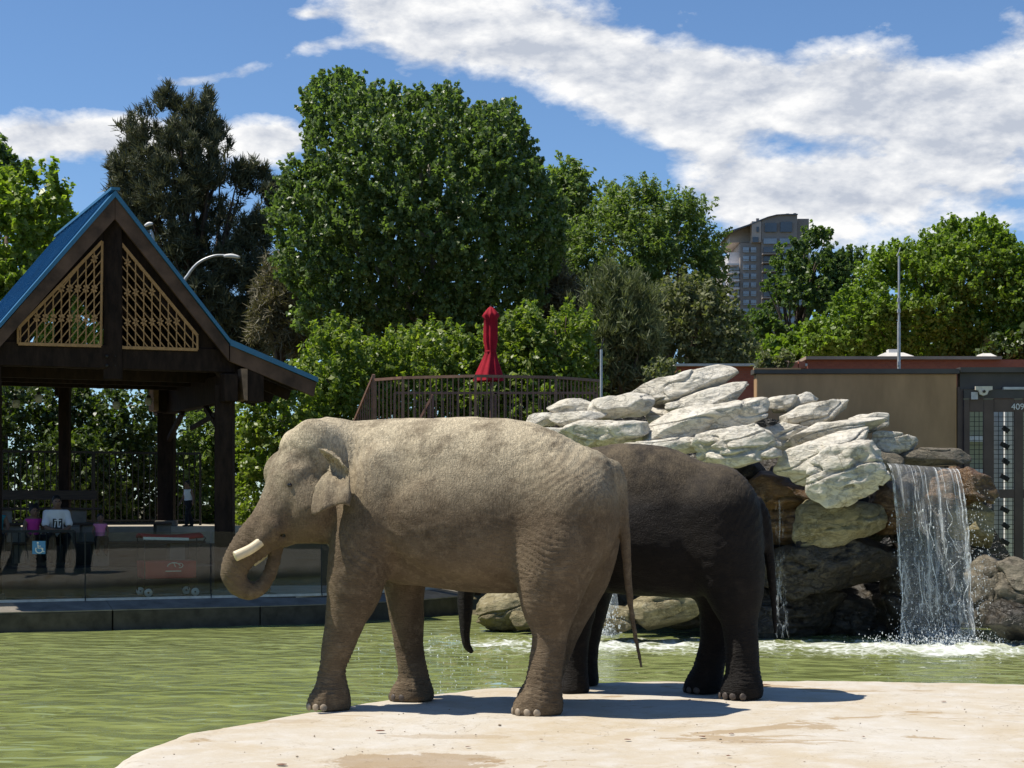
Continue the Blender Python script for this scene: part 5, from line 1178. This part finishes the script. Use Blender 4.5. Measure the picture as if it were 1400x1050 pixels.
# yard seen through the gate mesh
yd = thing('yard_rack', 'pale rack post with black clips seen through the gate mesh', 'rack', P(1378, 770, 35.2))
wbox(1374, 1388, 560, 785, 35.2, 35.3).obj('upright', M['white'], yd)
for i in range(9): B().bar(P(1371 - 3 * (i % 2), 584 + i * 22, 35.15), P(1379, 590 + i * 22, 35.15), .05, .09).obj('clip', M['black_metal'], yd)
wbox(1352, 1372, 555, 785, 35.6, 35.7).obj('back_panel', M['galv'], yd)
ys_ = wbox(1310, 1560, 545, 800, 39.5, 39.8).obj('yard_wall', pmat('pale_green_yard_wall', (.25, .26, .17), .9, .15, .7, .2, 20)); tag(ys_, 'pale green-grey yard wall behind the gate mesh', 'wall')
for y in (600, 645): B().bar(P(1312, y, 39.3), P(1352, y, 39.3), .06, .12).obj('shelf_rail', M['galv'], yd)

# ------------------------------------------------------------------ brick building
bb = thing('brick_building', 'low red brick building with pale coping behind the brown wall', 'building', P(1160, 700, 60))
wbox(1104, 1560, 491.5, 760, 60, 74).obj('wall', M['brick'], bb); wbox(1102, 1370, 487, 491.2, 59.8, 74.2).obj('coping', pmat('weathered_coping', (.36, .27, .21), .8, .2, 1), bb)
wbox(925, 1103.5, 500.5, 760, 46, 51).obj('wall', M['brick'], bb); wbox(923, 1104, 497, 500.3, 45.8, 51.2).obj('coping', M['coping_white'], bb)
for x0, x1, d in [(1198, 1256, 61.5), (1342, 1367, 61)]:
    a, c, t_ = P(x0, 489, d), P(x1, 489, d), P((x0 + x1) / 2, 483 if x1 - x0 > 40 else 484, d + .8)
    w_ = (c - a)[0]; b = B(); q = w_ * .28
    b.hexa([a, c, c + [0, 1.6, 0], a + [0, 1.6, 0], a + [q, .5, t_[2] - a[2]], c + [-q, .5, t_[2] - a[2]], c + [-q, 1.2, t_[2] - a[2]], a + [q, 1.2, t_[2] - a[2]]]); b.obj('roof_vent', M['coping_white'], bb)
a = P(1215, 484, 62.3); B().box(a, a + [.4, .4, .17]).obj('vent_cap', M['white'], bb)
for i in range(5): wbox(1052 + i * 10, 1061 + i * 10, 494 + (i % 2), 503, 45.0, 45.5).obj('ridge_tile', pmat('terracotta', (.36, .12, .07), .8, .2, 3), bb)
ap = thing('antenna_mast', 'slender tall white mast rising behind the brown wall', 'mast', P(1229, 505, 58)); B().tube([P(1229, 560, 58), P(1229, 440, 58)], .055, 8).obj('mast_tube', M['galv'], ap); B().tube([P(1229, 440, 58), P(1229, 350, 58)], .035, 8).obj('mast_tube', M['galv'], ap); B().tube([P(1226, 350, 58), P(1229, 344, 58), P(1231, 338, 58)], .02, 6).obj('mast_tip', M['galv'], ap)
for y in (410, 425, 497): B().bar(P(1227, y, 57.93), P(1231, y, 57.93), .1, .12).obj('bracket', M['galv'], ap)
tp_ = thing('thin_pole', 'thin grey pole at the right end of the raised deck', 'pole', P(822, 580, 36)); B().tube([P(822, 600, 35.6), P(822, 478, 35.6)], .028, 8).obj('pole_tube', M['galv'], tp_); B().tube([P(822, 478, 35.6), P(824, 468, 35.6), P(826, 463, 35.6)], .016, 6).obj('pole_tip', M['black_metal'], tp_)

# ------------------------------------------------------------------ raised deck with railing, umbrella
dk = thing('raised_deck', 'raised brown timber deck behind the elephants', 'deck', P(655, 700, 38)); zd = P(600, 590, 36.5)[2]
dpts = [P(513, 0, 36.3), P(551, 0, 35.7), P(650, 0, 35.2), P(760, 0, 35.6), P(822, 0, 36.6), P(815, 0, 40.5), P(540, 0, 40.5)]
dpts = [np.array([p[0], p[1], zd]) for p in dpts]
b = B(); b.prism([p - [0, 0, .22] for p in dpts], (0, 0, .20)); b.obj('deck_floor', M['bench_wood'], dk)
for i in (0, 1, 2, 3, 4, 5, 6): B().bar([dpts[i][0] * .99, dpts[i][1] + .12, .4], [dpts[i][0] * .99, dpts[i][1] + .12, zd - .22], .2, .2).obj('support_post', M['timber'], dk)
railing('deck_railing', 'brown picket railing round the raised deck', 'railing', [p for p in dpts[:5]], .09, P(650, 514, 35.2)[2] - zd, M['brown_metal'], .115, .013, 1.55, .055)
railing('deck_railing', 'brown picket railing along the far side of the raised deck', 'railing', [dpts[5] + [0, -.1, 0], dpts[6] + [0, -.1, 0]], .09, 1.05, M['brown_metal'], .16, .013, 2.2, .055)
railing('stair_railing', 'sloping brown railing running down left from the raised deck', 'railing', [P(478, 0, 37.6) * [1, 1, 0] + [0, 0, zd - 1.15], dpts[0] + [-.03, .02, 0]], .09, P(513, 517, 37.2)[2] - zd, M['brown_metal'], .12, .013, 1.5, .055)
railing('stair_railing', 'second sloping stair railing seen through the deck railing', 'railing', [P(565, 0, 38.4) * [1, 1, 0] + [0, 0, zd - .75], P(592, 0, 38.2) * [1, 1, 0] + [0, 0, zd + .05]], .05, .82, M['brown_metal'], .12, .013, 1.5, .05)
um = thing('patio_umbrella', 'closed dark red patio umbrella on the raised deck', 'umbrella', P(671, 590, 37.6))
c0 = P(671, 0, 37.6); zpx = lambda y: P(671, y, 37.6)[2]; vv = []; nf = 32
for y, r in [(521, .29), (510, .25), (495, .17), (484, .115), (478, .105), (466, .135), (450, .135), (436, .125), (432, .165), (428, .13), (421, .055), (419, .012)]:
    for k in range(nf):
        th = 2 * math.pi * k / nf; rr = r * (1 + .16 * math.cos(8 * th + (y > 480) * .4) * min(1, r / .1) + .05 * math.sin(3 * th + y * .05)); dx_ = -.06 * max(0, (y - 484) / 37.0) * (1 if True else 0)
        vv.append((c0[0] + dx_ + rr * math.cos(th), c0[1] + rr * math.sin(th), zpx(y)))
ff = [(i * nf + k, i * nf + (k + 1) % nf, (i + 1) * nf + (k + 1) % nf, (i + 1) * nf + k) for i in range(11) for k in range(nf)]; mobj('canopy', vv, ff, M['red'], um, True)
B().tube([[c0[0], c0[1], zd], [c0[0], c0[1], zpx(418)]], .024, 8).obj('pole', M['brown_metal'], um); B().lathe([c0[0], c0[1], zd - .02], [(.26, 0), (.26, .06), (.06, .10), (.05, .3)], 16).obj('base', M['black_metal'], um)
B().lathe([c0[0], c0[1], zpx(481)], [(.112, -.03), (.122, 0), (.112, .03)], 20).obj('tie_strap', M['red'], um)

# ------------------------------------------------------------------ street lamps behind the pavilion
def street_lamp(label, base_px, d, pts, head):
    r = thing('street_lamp', label, 'lamp', P(base_px, 690, d)); q = crom([P(x, y, d) for x, y in pts], 6); B().tube(q, np.linspace(.07, .035, len(q)), 10).obj('lamp_pole', M['galv'], r, True)
    (x0, y0), (x1, y1) = head; a, c = P(x0, y0, d), P(x1, y1, d); q = crom([a, (a + c) / 2 + [0, 0, .03], c], 4); bb_ = B().tube(q, .055 * np.sin(np.linspace(.5, 2.7, len(q))) + .015, 10); bb_.obj('lamp_head', M['white'], r, True)
street_lamp('curved grey street lamp arching above the right roof slope', 240, 58, [(238, 700), (240, 480), (250, 395), (258, 375), (272, 359), (292, 350), (310, 349)], ((306, 350), (328, 352)))
street_lamp('small pale lamp head peeking over the right roof slope near the ridge', 214, 60, [(222, 700), (216, 400), (210, 330), (206, 314)], ((198, 309), (209, 306)))

# ------------------------------------------------------------------ tower block far behind
TD = 430.0; tw = thing('tower_block', 'grey-brown apartment tower with curved roofline far behind the trees', 'building', P(1050, 690, TD))
def tbox(px0, px1, py0, py1, d0, d1, name, mat, par=None):
    return wbox(px0, px1, py0, py1, TD + d0, TD + d1).obj(name, mat, par or tw)
tbox(1012, 1041, 332, 520, 0, 22, 'wall', M['tower_wall'])
# curved crown
cr = [(1041, 300), (1050, 297), (1062, 294), (1075, 293.3), (1090, 293.5), (1090, 520), (1041, 520)]
b = B(); b.prism([P(x, y, TD - 1.0) for x, y in cr], (0, 24, 0)); cro = b.obj('crown_wall', M['tower_wall'], tw)
tbox(1090.2, 1106, 299, 520, 2.5, 20, 'wall', M['tower_wall'])
b = B(); b.prism([P(x, y, TD + 3) for x, y in [(998, 318), (1027, 307), (1041, 303), (1041, 331.6), (998, 331.6)]], (0, 18, 0)); b.obj('penthouse', M['tower_tan'], tw)
b = B(); b.prism([P(x, y, TD - 1.6) for x, y in [(996, 316), (1028, 305), (1041, 299.5), (1050, 296), (1062, 293), (1075, 292.2), (1091, 292.2), (1091, 293.4), (1075, 293.2), (1062, 294), (1050, 297), (1041, 301), (1028, 306.5), (996, 318)]], (0, 25, 0)); b.obj('roof_edge', M['tower_glass_dark'], tw)
tbox(1028, 1040.6, 302.5, 331, -1.4, 3, 'penthouse', M['tower_tan']); tbox(1029, 1037, 324, 331, -1.8, -1.3, 'opening', M['tower_glass_dark']); tbox(1034.5, 1037.5, 310, 317, -1.8, -1.3, 'window', M['tower_glass_dark'])
for x0, x1 in [(1046, 1062), (1067, 1083)]: tbox(x0, x1, 303.5 if x0 > 1050 else 305, 317, -1.5, -.8, 'window', M['tower_glass_dark'])
for i, y in enumerate(range(326, 512, 12)):     # right bay of balconies
    tbox(1044, 1062, y, y + 7.2, -1.5, -.8, 'window', M['tower_glass'] if i == 0 else M['tower_glass_dark']); tbox(1043, 1064, y + 8, y + 9.6, -3.4, -1.1, 'balcony', M['tower_wall']) if i else None
    tbox(1066, 1086, y, y + 7.2, -1.5, -.8, 'window', M['tower_glass']); 
    if i > 0: tbox(1092, 1104, y, y + 7.2, 2.0, 2.6, 'window', M['tower_glass'])
for i, y in enumerate(range(338, 512, 12)):
    for x0, x1 in [(1016, 1024), (1026.5, 1034)]: 
        o = tbox(x0, x1, y, y + 7.0, -.5, .2, 'window', M['tower_glass']); tbox(x0, x1, y + 4.6, y + 5.2, -.62, -.52, 'mullion', M['tower_wall'], o)
tbox(996, 1011.8, 345, 520, 1.5, 20, 'wall', M['tower_balcony'])
for i, y in enumerate(range(360, 512, 11)):
    tbox(994 + (i % 2) * 1.5, 1011, y, y + 2.2, -2.2, 1.2, 'balcony', M['tower_balcony']); tbox(998, 1010.5, y + 2.8, y + 9.5, .9, 1.7, 'window', M['tower_glass'])
    tbox(988, 993, y + 3, y + 8, 6.0, 9, 'window', M['tower_glass'])
tbox(987, 995.8, 372, 520, 6.5, 22, 'wall', M['tower_tan'])
for x, y, h2 in [(1034, 302, 1.0), (1085, 292, .5), (1075, 292, .4)]:
    a = P(x, y + 2, TD + 5); B().box(a, a + [.7, .7, h2]).obj('roof_unit', M['tower_wall'], tw)
# ------------------------------------------------------------------ vegetation
def leaves(c, n, size, aspect, rg, up=.5, droop=0.0, jit=.35):
    """rhombic leaves at points c, facing roughly n"""
    N_ = len(c); nn = n + rg.normal(size=(N_, 3)) * .75 + np.array([0, 0, up]); nn /= np.linalg.norm(nn, axis=1, keepdims=True)
    a = np.cross(nn, rg.normal(size=(N_, 3))); a[:, 2] -= droop; a -= nn * np.sum(a * nn, 1, keepdims=True); a /= np.linalg.norm(a, axis=1, keepdims=True) + 1e-9; b = np.cross(nn, a)
    l = size * (1 + jit * rg.normal(size=N_)).clip(.45, 1.8)[:, None]; w_ = l * aspect
    q = np.stack([c - a * l * .5, c + b * w_ * .5 - a * l * .05, c + a * l * .5 - nn * l * .10, c - b * w_ * .5 - a * l * .05], 1)
    return q.reshape(-1, 3), np.arange(N_ * 4).reshape(-1, 4)
def needles(c, n, size, rg, up=.8):
    N_ = len(c); a = n * .7 + rg.normal(size=(N_, 3)) * .55 + np.array([0, 0, up]); a /= np.linalg.norm(a, axis=1, keepdims=True); b = np.cross(a, rg.normal(size=(N_, 3))); b /= np.linalg.norm(b, axis=1, keepdims=True)
    l = size * rg.uniform(.7, 1.3, N_)[:, None]; w_ = l * .16
    q = np.stack([c - b * w_ * .5, c + b * w_ * .5, c + a * l + b * w_ * .1, c + a * l - b * w_ * .1], 1); return q.reshape(-1, 3), np.arange(N_ * 4).reshape(-1, 4)
def tree(name, label, cat, poly, d, mat, bark, nclump, K, leaf, csz, seed, trunk_px=None, base_z=1.6, depth=1.0, aspect=.62, thr=-.55, kind='leaf', up=.5, droop=0.0, trunk_r=.22, limbs=18, group=None, lump=55, inner=.25, shoot=1.0, tall=1.0, back=.45):
    """crown: leaf clumps spread through the volume whose outline is poly (photo px at distance d)"""
    rg = np.random.default_rng(seed); poly = [(float(a), float(b)) for a, b in poly]; xs_, ys_ = [p[0] for p in poly], [p[1] for p in poly]; cs = []; m = d / FPX
    need = nclump; rad = 0
    while need > 0:
        n_ = max(4000, need * 4); x = rg.uniform(min(xs_), max(xs_), n_); y = rg.uniform(min(ys_), max(ys_), n_)
        nz = vnoise(np.stack([x / lump, y / lump, x * 0 + seed], 1), seed) * lump * .20 + vnoise(np.stack([x / lump * 2.7, y / lump * 2.7, x * 0 + seed], 1), seed + 1) * lump * .14
        e = -poly_sd(x, y, poly) + nz - lump * .10; ok = e > 0; x, y, e = x[ok], y[ok], e[ok]
        if rad == 0: rad = e.max()
        hd = np.sqrt(np.maximum(e * (2 * rad - e), 0)) * depth
        u = rg.uniform(-1, 1, len(x)); shell = rg.random(len(x)) > inner; dep = np.where(shell, np.sign(u) * (1 - .22 * rg.random(len(x))), u) * hd
        # lumps and gaps inside the crown
        g = vnoise(np.stack([x / lump * 1.6, y / lump * 1.6, dep / lump * 1.6], 1) + 50, seed + 2); ok = g > thr
        front = (u < .35) | (rg.random(len(x)) < back); ok &= front
        nv_ = np.stack([np.zeros(len(x)), dep / (hd + 1e-6), np.zeros(len(x))], 1)
        sel = np.stack([x, y, dep, e], 1)[ok]; cs.append(sel[:need]); need -= len(sel[:need])
    cs = np.vstack(cs); cx, cyy = np.mean(xs_), np.mean(ys_)
    dep = cs[:, 2] * m; D_ = d + dep
    c = np.stack([(cs[:, 0] - 700) * m, D_, CAMZ + (HOR - cs[:, 1]) * m], 1)     # built at its real size round distance d
    cen = np.array([(cx - 700) * m, d, CAMZ + (HOR - cyy) * m]); nv_ = c - cen; nv_ /= np.linalg.norm(nv_, axis=1, keepdims=True) + 1e-9
    ax_ = nv_ * .55 + np.array([0, 0, .55]) * shoot + rg.normal(size=c.shape) * .45; ax_ /= np.linalg.norm(ax_, axis=1, keepdims=True)     # each clump is a leafy shoot
    cc = np.repeat(c, K, 0); nn = np.repeat(nv_, K, 0); aa = np.repeat(ax_, K, 0); sz = np.repeat(rg.uniform(.6, 1.4, len(c)), K)[:, None] * csz
    off = rg.normal(size=cc.shape); off -= aa * np.sum(off * aa, 1, keepdims=True); off /= np.linalg.norm(off, axis=1, keepdims=True) + 1e-9
    tt = rg.random((len(cc), 1)); wd = (.62 - .45 * tt) * rg.random((len(cc), 1)) ** .5
    cc = cc + aa * (tt * 2.0 - .7) * sz * tall + off * sz * wd; ln = nn * .35 + off * .5
    v, f = needles(cc, ln, leaf, rg, up) if kind == 'needle' else leaves(cc, ln, leaf, aspect, rg, up, droop)
    tx = trunk_px if trunk_px is not None else cx; bx = (tx - 700) * m; zt_ = CAMZ + (HOR - min(ys_)) * m; root = thing(name, label, cat, (bx, d, base_z), group)
    mobj('crown', v, f, mat, root)
    b = B(); zc = base_z + (zt_ - base_z) * .80; n_ = 9; tr = np.array([[bx + .25 * vnoise([[i * .6, seed, 0]], 1)[0] * (i > 0), d + .25 * vnoise([[i * .6, seed, 5]], 2)[0] * (i > 0), base_z - .2 + (zc - base_z + .2) * i / (n_ - 1)] for i in range(n_)])
    b.tube(tr, np.linspace(trunk_r, trunk_r * .25, n_), 8); b.obj('trunk', bark, root, True)
    if limbs:
        b = B(); pick = c[rg.choice(len(c), limbs, replace=False)]
        for q in pick:
            h = np.clip((q[2] - base_z) * rg.uniform(.35, .75), .3, zc - base_z) + base_z; i0 = np.interp(h, tr[:, 2], np.arange(n_)); s = np.array([np.interp(h, tr[:, 2], tr[:, k]) for k in range(2)] + [h])
            mid = (s + q) / 2 + np.array([0, 0, .12 * np.linalg.norm(q - s)]) + rg.normal(size=3) * .15; pts = crom([s, mid, q], 4); b.tube(pts, np.linspace(trunk_r * .42, .02, len(pts)), 5)
        b.obj('limbs', bark, root, True)
    return root
G_T = 'trees behind the pavilion and deck'
tree('poplar_tree', 'big round dark green poplar in the middle, tallest of the trees', 'tree',
     [(432, 118), (470, 108), (500, 112), (540, 120), (585, 106), (620, 118), (660, 138), (700, 158), (728, 185), (750, 225), (762, 270), (768, 320), (765, 370), (745, 420), (720, 460), (640, 490), (520, 490), (430, 470), (395, 430), (375, 380), (368, 320), (378, 260), (395, 210), (415, 165)],
     56, M['leaf_poplar'], M['bark_pale'], 4300, 44, .122, .27, 21, 585, 1.9, .95, .78, -.85, up=.15, droop=.9, trunk_r=.24, limbs=22, group=G_T, lump=70, inner=.5, back=1.0)
tree('pine_tree', 'tall dark pine behind the blue roof ridge', 'tree',
     [(140, 225), (165, 205), (178, 170), (200, 150), (232, 133), (262, 142), (290, 140), (305, 165), (325, 190), (335, 220), (365, 235), (378, 270), (370, 330), (395, 360), (400, 420), (380, 480), (330, 500), (230, 490), (180, 430), (175, 330), (150, 270)],
     66, M['needle'], M['bark'], 1100, 90, .28, .30, 22, 262, 1.9, .8, thr=-.2, kind='needle', up=.75, trunk_r=.3, limbs=60, group=G_T, lump=46, inner=.35, tall=1.0)
tree('maple_tree', 'bright yellow-green tree at the left edge above the roof', 'tree',
     [(-60, 270), (-20, 240), (20, 225), (60, 226), (92, 235), (102, 270), (108, 310), (118, 335), (150, 390), (150, 500), (60, 540), (-70, 540), (-90, 380)],
     46, M['leaf_maple'], M['bark'], 900, 36, .165, .27, 23, 0, 1.9, .9, .7, -.35, up=.6, limbs=14, group=G_T, lump=42, inner=.25)
tree('far_tree', 'dark treetop at the far upper left edge', 'tree', [(-60, 230), (-20, 205), (10, 198), (28, 215), (30, 245), (10, 270), (-60, 290), (-80, 260)],
     72, M['leaf_tower'], M['bark'], 220, 30, .24, .5, 24, -20, 1.9, .9, .7, -.4, limbs=8, group=G_T, lump=36)
tree('elm_tree', 'feathery mid-green tree right of the big poplar', 'tree',
     [(770, 330), (790, 300), (815, 285), (840, 262), (870, 262), (900, 256), (935, 258), (960, 262), (975, 272), (962, 310), (972, 335), (984, 310), (990, 325), (988, 370), (990, 410), (975, 450), (900, 480), (800, 470), (760, 400)],
     62, M['leaf_elm'], M['bark'], 1700, 46, .13, .34, 25, 890, 1.9, .9, .45, -.30, up=.8, droop=-.6, limbs=30, group=G_T, lump=44, inner=.25, tall=1.25)
tree('elm_tree', 'pale green treetop showing between the poplar and the feathery tree', 'tree', [(745, 270), (760, 228), (785, 225), (800, 250), (812, 285), (800, 330), (770, 350), (745, 330)],
     78, M['leaf_elm'], M['bark'], 300, 30, .24, .5, 26, 775, 1.9, .9, .5, -.4, limbs=8, group=G_T, lump=36, tall=1.2)
tree('juniper_tree', 'dark upright juniper behind the right end of the deck', 'tree', [(800, 400), (825, 375), (860, 385), (885, 420), (900, 470), (905, 530), (880, 560), (820, 560), (800, 500)],
     50, M['needle_green'], M['bark'], 420, 60, .22, .30, 27, 850, 1.8, .9, thr=-.4, kind='needle', up=.9, limbs=10, group=G_T, lump=36, inner=.3, tall=1.4)
tree('olive_tree', 'olive-toned shrubby tree below the feathery tree', 'tree', [(880, 420), (905, 390), (940, 380), (975, 400), (1005, 430), (1020, 470), (1030, 500), (990, 520), (900, 520), (870, 480)],
     54, M['leaf_olive'], M['bark'], 480, 34, .15, .36, 28, 950, 1.8, .9, .5, -.4, limbs=10, group=G_T, lump=34)
tree('spruce_tree', 'dry tan-brown conifer between the poplar and the feathery tree', 'tree', [(720, 440), (735, 390), (752, 360), (775, 370), (795, 400), (800, 450), (770, 480), (725, 480)],
     57.5, M['needle_tan'], M['bark'], 170, 60, .28, .34, 29, 760, 1.8, .8, thr=-.35, kind='needle', up=.2, limbs=8, group=G_T, lump=30)
tree('spruce_tree', 'dry tan-green conifer between the pine and the poplar', 'tree', [(350, 400), (368, 368), (392, 360), (415, 385), (430, 430), (430, 470), (380, 480), (345, 450)],
     61, M['needle_tan'], M['bark'], 170, 60, .28, .36, 30, 390, 1.8, .8, thr=-.35, kind='needle', up=.2, limbs=8, group=G_T, lump=30)
tree('oak_tree', 'open dark tree standing in front of the tower', 'tree',
     [(1012, 420), (1035, 395), (1060, 372), (1058, 340), (1080, 318), (1105, 308), (1130, 318), (1140, 335), (1165, 330), (1182, 345), (1180, 390), (1170, 430), (1120, 470), (1060, 480), (1020, 470)],
     95, M['leaf_tower'], M['bark'], 560, 44, .19, .38, 31, 1090, 1.9, .9, .7, .05, up=.4, limbs=30, group=G_T, lump=34, inner=.2)
tree('linden_tree', 'broad bright green tree at the right edge', 'tree',
     [(1090, 470), (1110, 440), (1140, 410), (1165, 385), (1190, 350), (1220, 338), (1250, 322), (1290, 307), (1330, 306), (1365, 318), (1392, 342), (1420, 345), (1470, 350), (1500, 420), (1480, 500), (1380, 510), (1200, 505), (1100, 500)],
     74, M['leaf_right'], M['bark'], 2900, 42, .155, .36, 32, 1300, 1.9, .9, .7, -.35, up=.5, limbs=24, group=G_T, lump=50, inner=.4)
tree('linden_tree', 'lighter bushy tree low behind the brick building', 'tree', [(1040, 500), (1060, 470), (1100, 455), (1150, 440), (1190, 455), (1210, 490), (1190, 510), (1060, 515)],
     79, M['leaf_right'], M['bark'], 420, 30, .24, .5, 33, 1120, 1.9, .9, .7, -.35, limbs=6, group=G_T, lump=34)
tree('far_tree', 'dark tree low at the right edge behind the brick building', 'tree', [(1330, 500), (1345, 470), (1380, 455), (1440, 450), (1470, 500), (1440, 520), (1340, 520)],
     70, M['leaf_dark'], M['bark'], 260, 30, .22, .45, 34, 1400, 1.9, .9, .7, -.3, limbs=6, group=G_T, lump=34)
# distant fill behind the gaps
for i, (lb, poly, d) in enumerate([('far row of dark trees left of the tower', [(940, 470), (960, 440), (1000, 430), (1030, 450), (1040, 500), (950, 520)], 120), ('far dark trees behind the pine', [(120, 480), (160, 430), (240, 420), (330, 430), (420, 420), (430, 500), (120, 520)], 105), ('far dark trees behind the deck shrubs', [(420, 480), (480, 450), (600, 440), (760, 440), (830, 460), (830, 560), (420, 560)], 90), ('far dark trees behind the brick building', [(1010, 500), (1060, 470), (1200, 465), (1420, 465), (1500, 480), (1500, 530), (1010, 530)], 110)]):
    tree('far_tree', lb, 'tree', poly, d, M['leaf_tower'], M['bark'], 420, 26, .36, .75, 40 + i, None, 1.9, .7, .7, -.7, limbs=4, group=G_T, lump=34)
G_B = 'shrubs round the pavilion and deck'
SH = [('bright green shrub left of the deck stairs', [(412, 480), (430, 452), (465, 445), (500, 450), (530, 470), (535, 530), (520, 600), (420, 600), (405, 540)], 43, 'leaf_bush'),
      ('bright green shrub behind the left half of the deck', [(510, 480), (540, 455), (575, 450), (610, 460), (640, 462), (655, 500), (650, 590), (510, 590)], 43.5, 'leaf_bush'),
      ('bright green shrub behind the closed red umbrella', [(630, 470), (660, 452), (695, 440), (725, 428), (740, 460), (740, 590), (630, 590)], 43, 'leaf_bush'),
      ('tall bright green shrub at the right end of the deck', [(700, 450), (725, 425), (750, 432), (775, 422), (800, 432), (818, 470), (815, 540), (790, 590), (705, 590)], 42.5, 'leaf_bush'),
      ('leafy green shrub between the pavilion post and the tan elephant head', [(325, 560), (345, 530), (385, 515), (420, 505), (440, 540), (450, 600), (430, 680), (380, 740), (325, 740)], 41.5, 'leaf_bush'),
      ('pale green shrub seen between the two pavilion posts', [(240, 590), (265, 565), (300, 555), (335, 560), (345, 620), (340, 730), (240, 730)], 43, 'leaf_elm'),
      ('dark glossy shrub behind the fence left of the rear post', [(120, 560), (150, 535), (190, 530), (225, 540), (235, 600), (235, 730), (120, 730)], 42.2, 'leaf_dark'),
      ('dark glossy shrub behind the fence in the middle of the pavilion', [(45, 550), (70, 525), (110, 520), (140, 540), (145, 620), (140, 730), (45, 730)], 42.6, 'leaf_dark'),
      ('dark glossy shrub behind the fence at the left edge', [(-70, 560), (-40, 530), (10, 520), (50, 535), (65, 600), (60, 730), (-70, 730)], 42, 'leaf_dark'),
      ('shrub with sunlit top leaves behind the seated man', [(40, 640), (80, 600), (130, 600), (170, 640), (180, 730), (40, 730)], 41.0, 'leaf_dark'),
      ('low green shrub beyond the walkway railing', [(360, 700), (400, 690), (460, 690), (490, 720), (490, 770), (360, 770)], 53, 'leaf_bush')]
for i, (lb, poly, d, mt) in enumerate(SH):
    tree('shrub', lb, 'shrub', poly, d, M[mt], M['bark'], 430, 32, .125, .22, 60 + i, None, 1.7 if i != 10 else .45, .9, .55, -.5, up=.6, droop=-.3, trunk_r=.05, limbs=10, group=G_B, lump=34, inner=.35, tall=1.3)
tree('shrub', 'small feathery plant on top of the brown wall corner', 'shrub', [(1035, 505), (1045, 488), (1062, 492), (1078, 484), (1085, 500), (1075, 508), (1040, 510)], 36, M['leaf_olive'], M['bark'], 60, 20, .10, .14, 81, None, 3.5, .9, .4, -.9, trunk_r=.03, limbs=5, group=G_B, lump=14)
tree('shrub', 'small reddish shrub beside the brick wall left of the top boulder', 'shrub', [(880, 520), (888, 500), (898, 492), (925, 505), (935, 530), (900, 545)], 34, M['leaf_olive'], M['bark'], 70, 20, .09, .13, 82, None, 3.0, .9, .4, -.9, trunk_r=.03, limbs=5, group=G_B, lump=14)
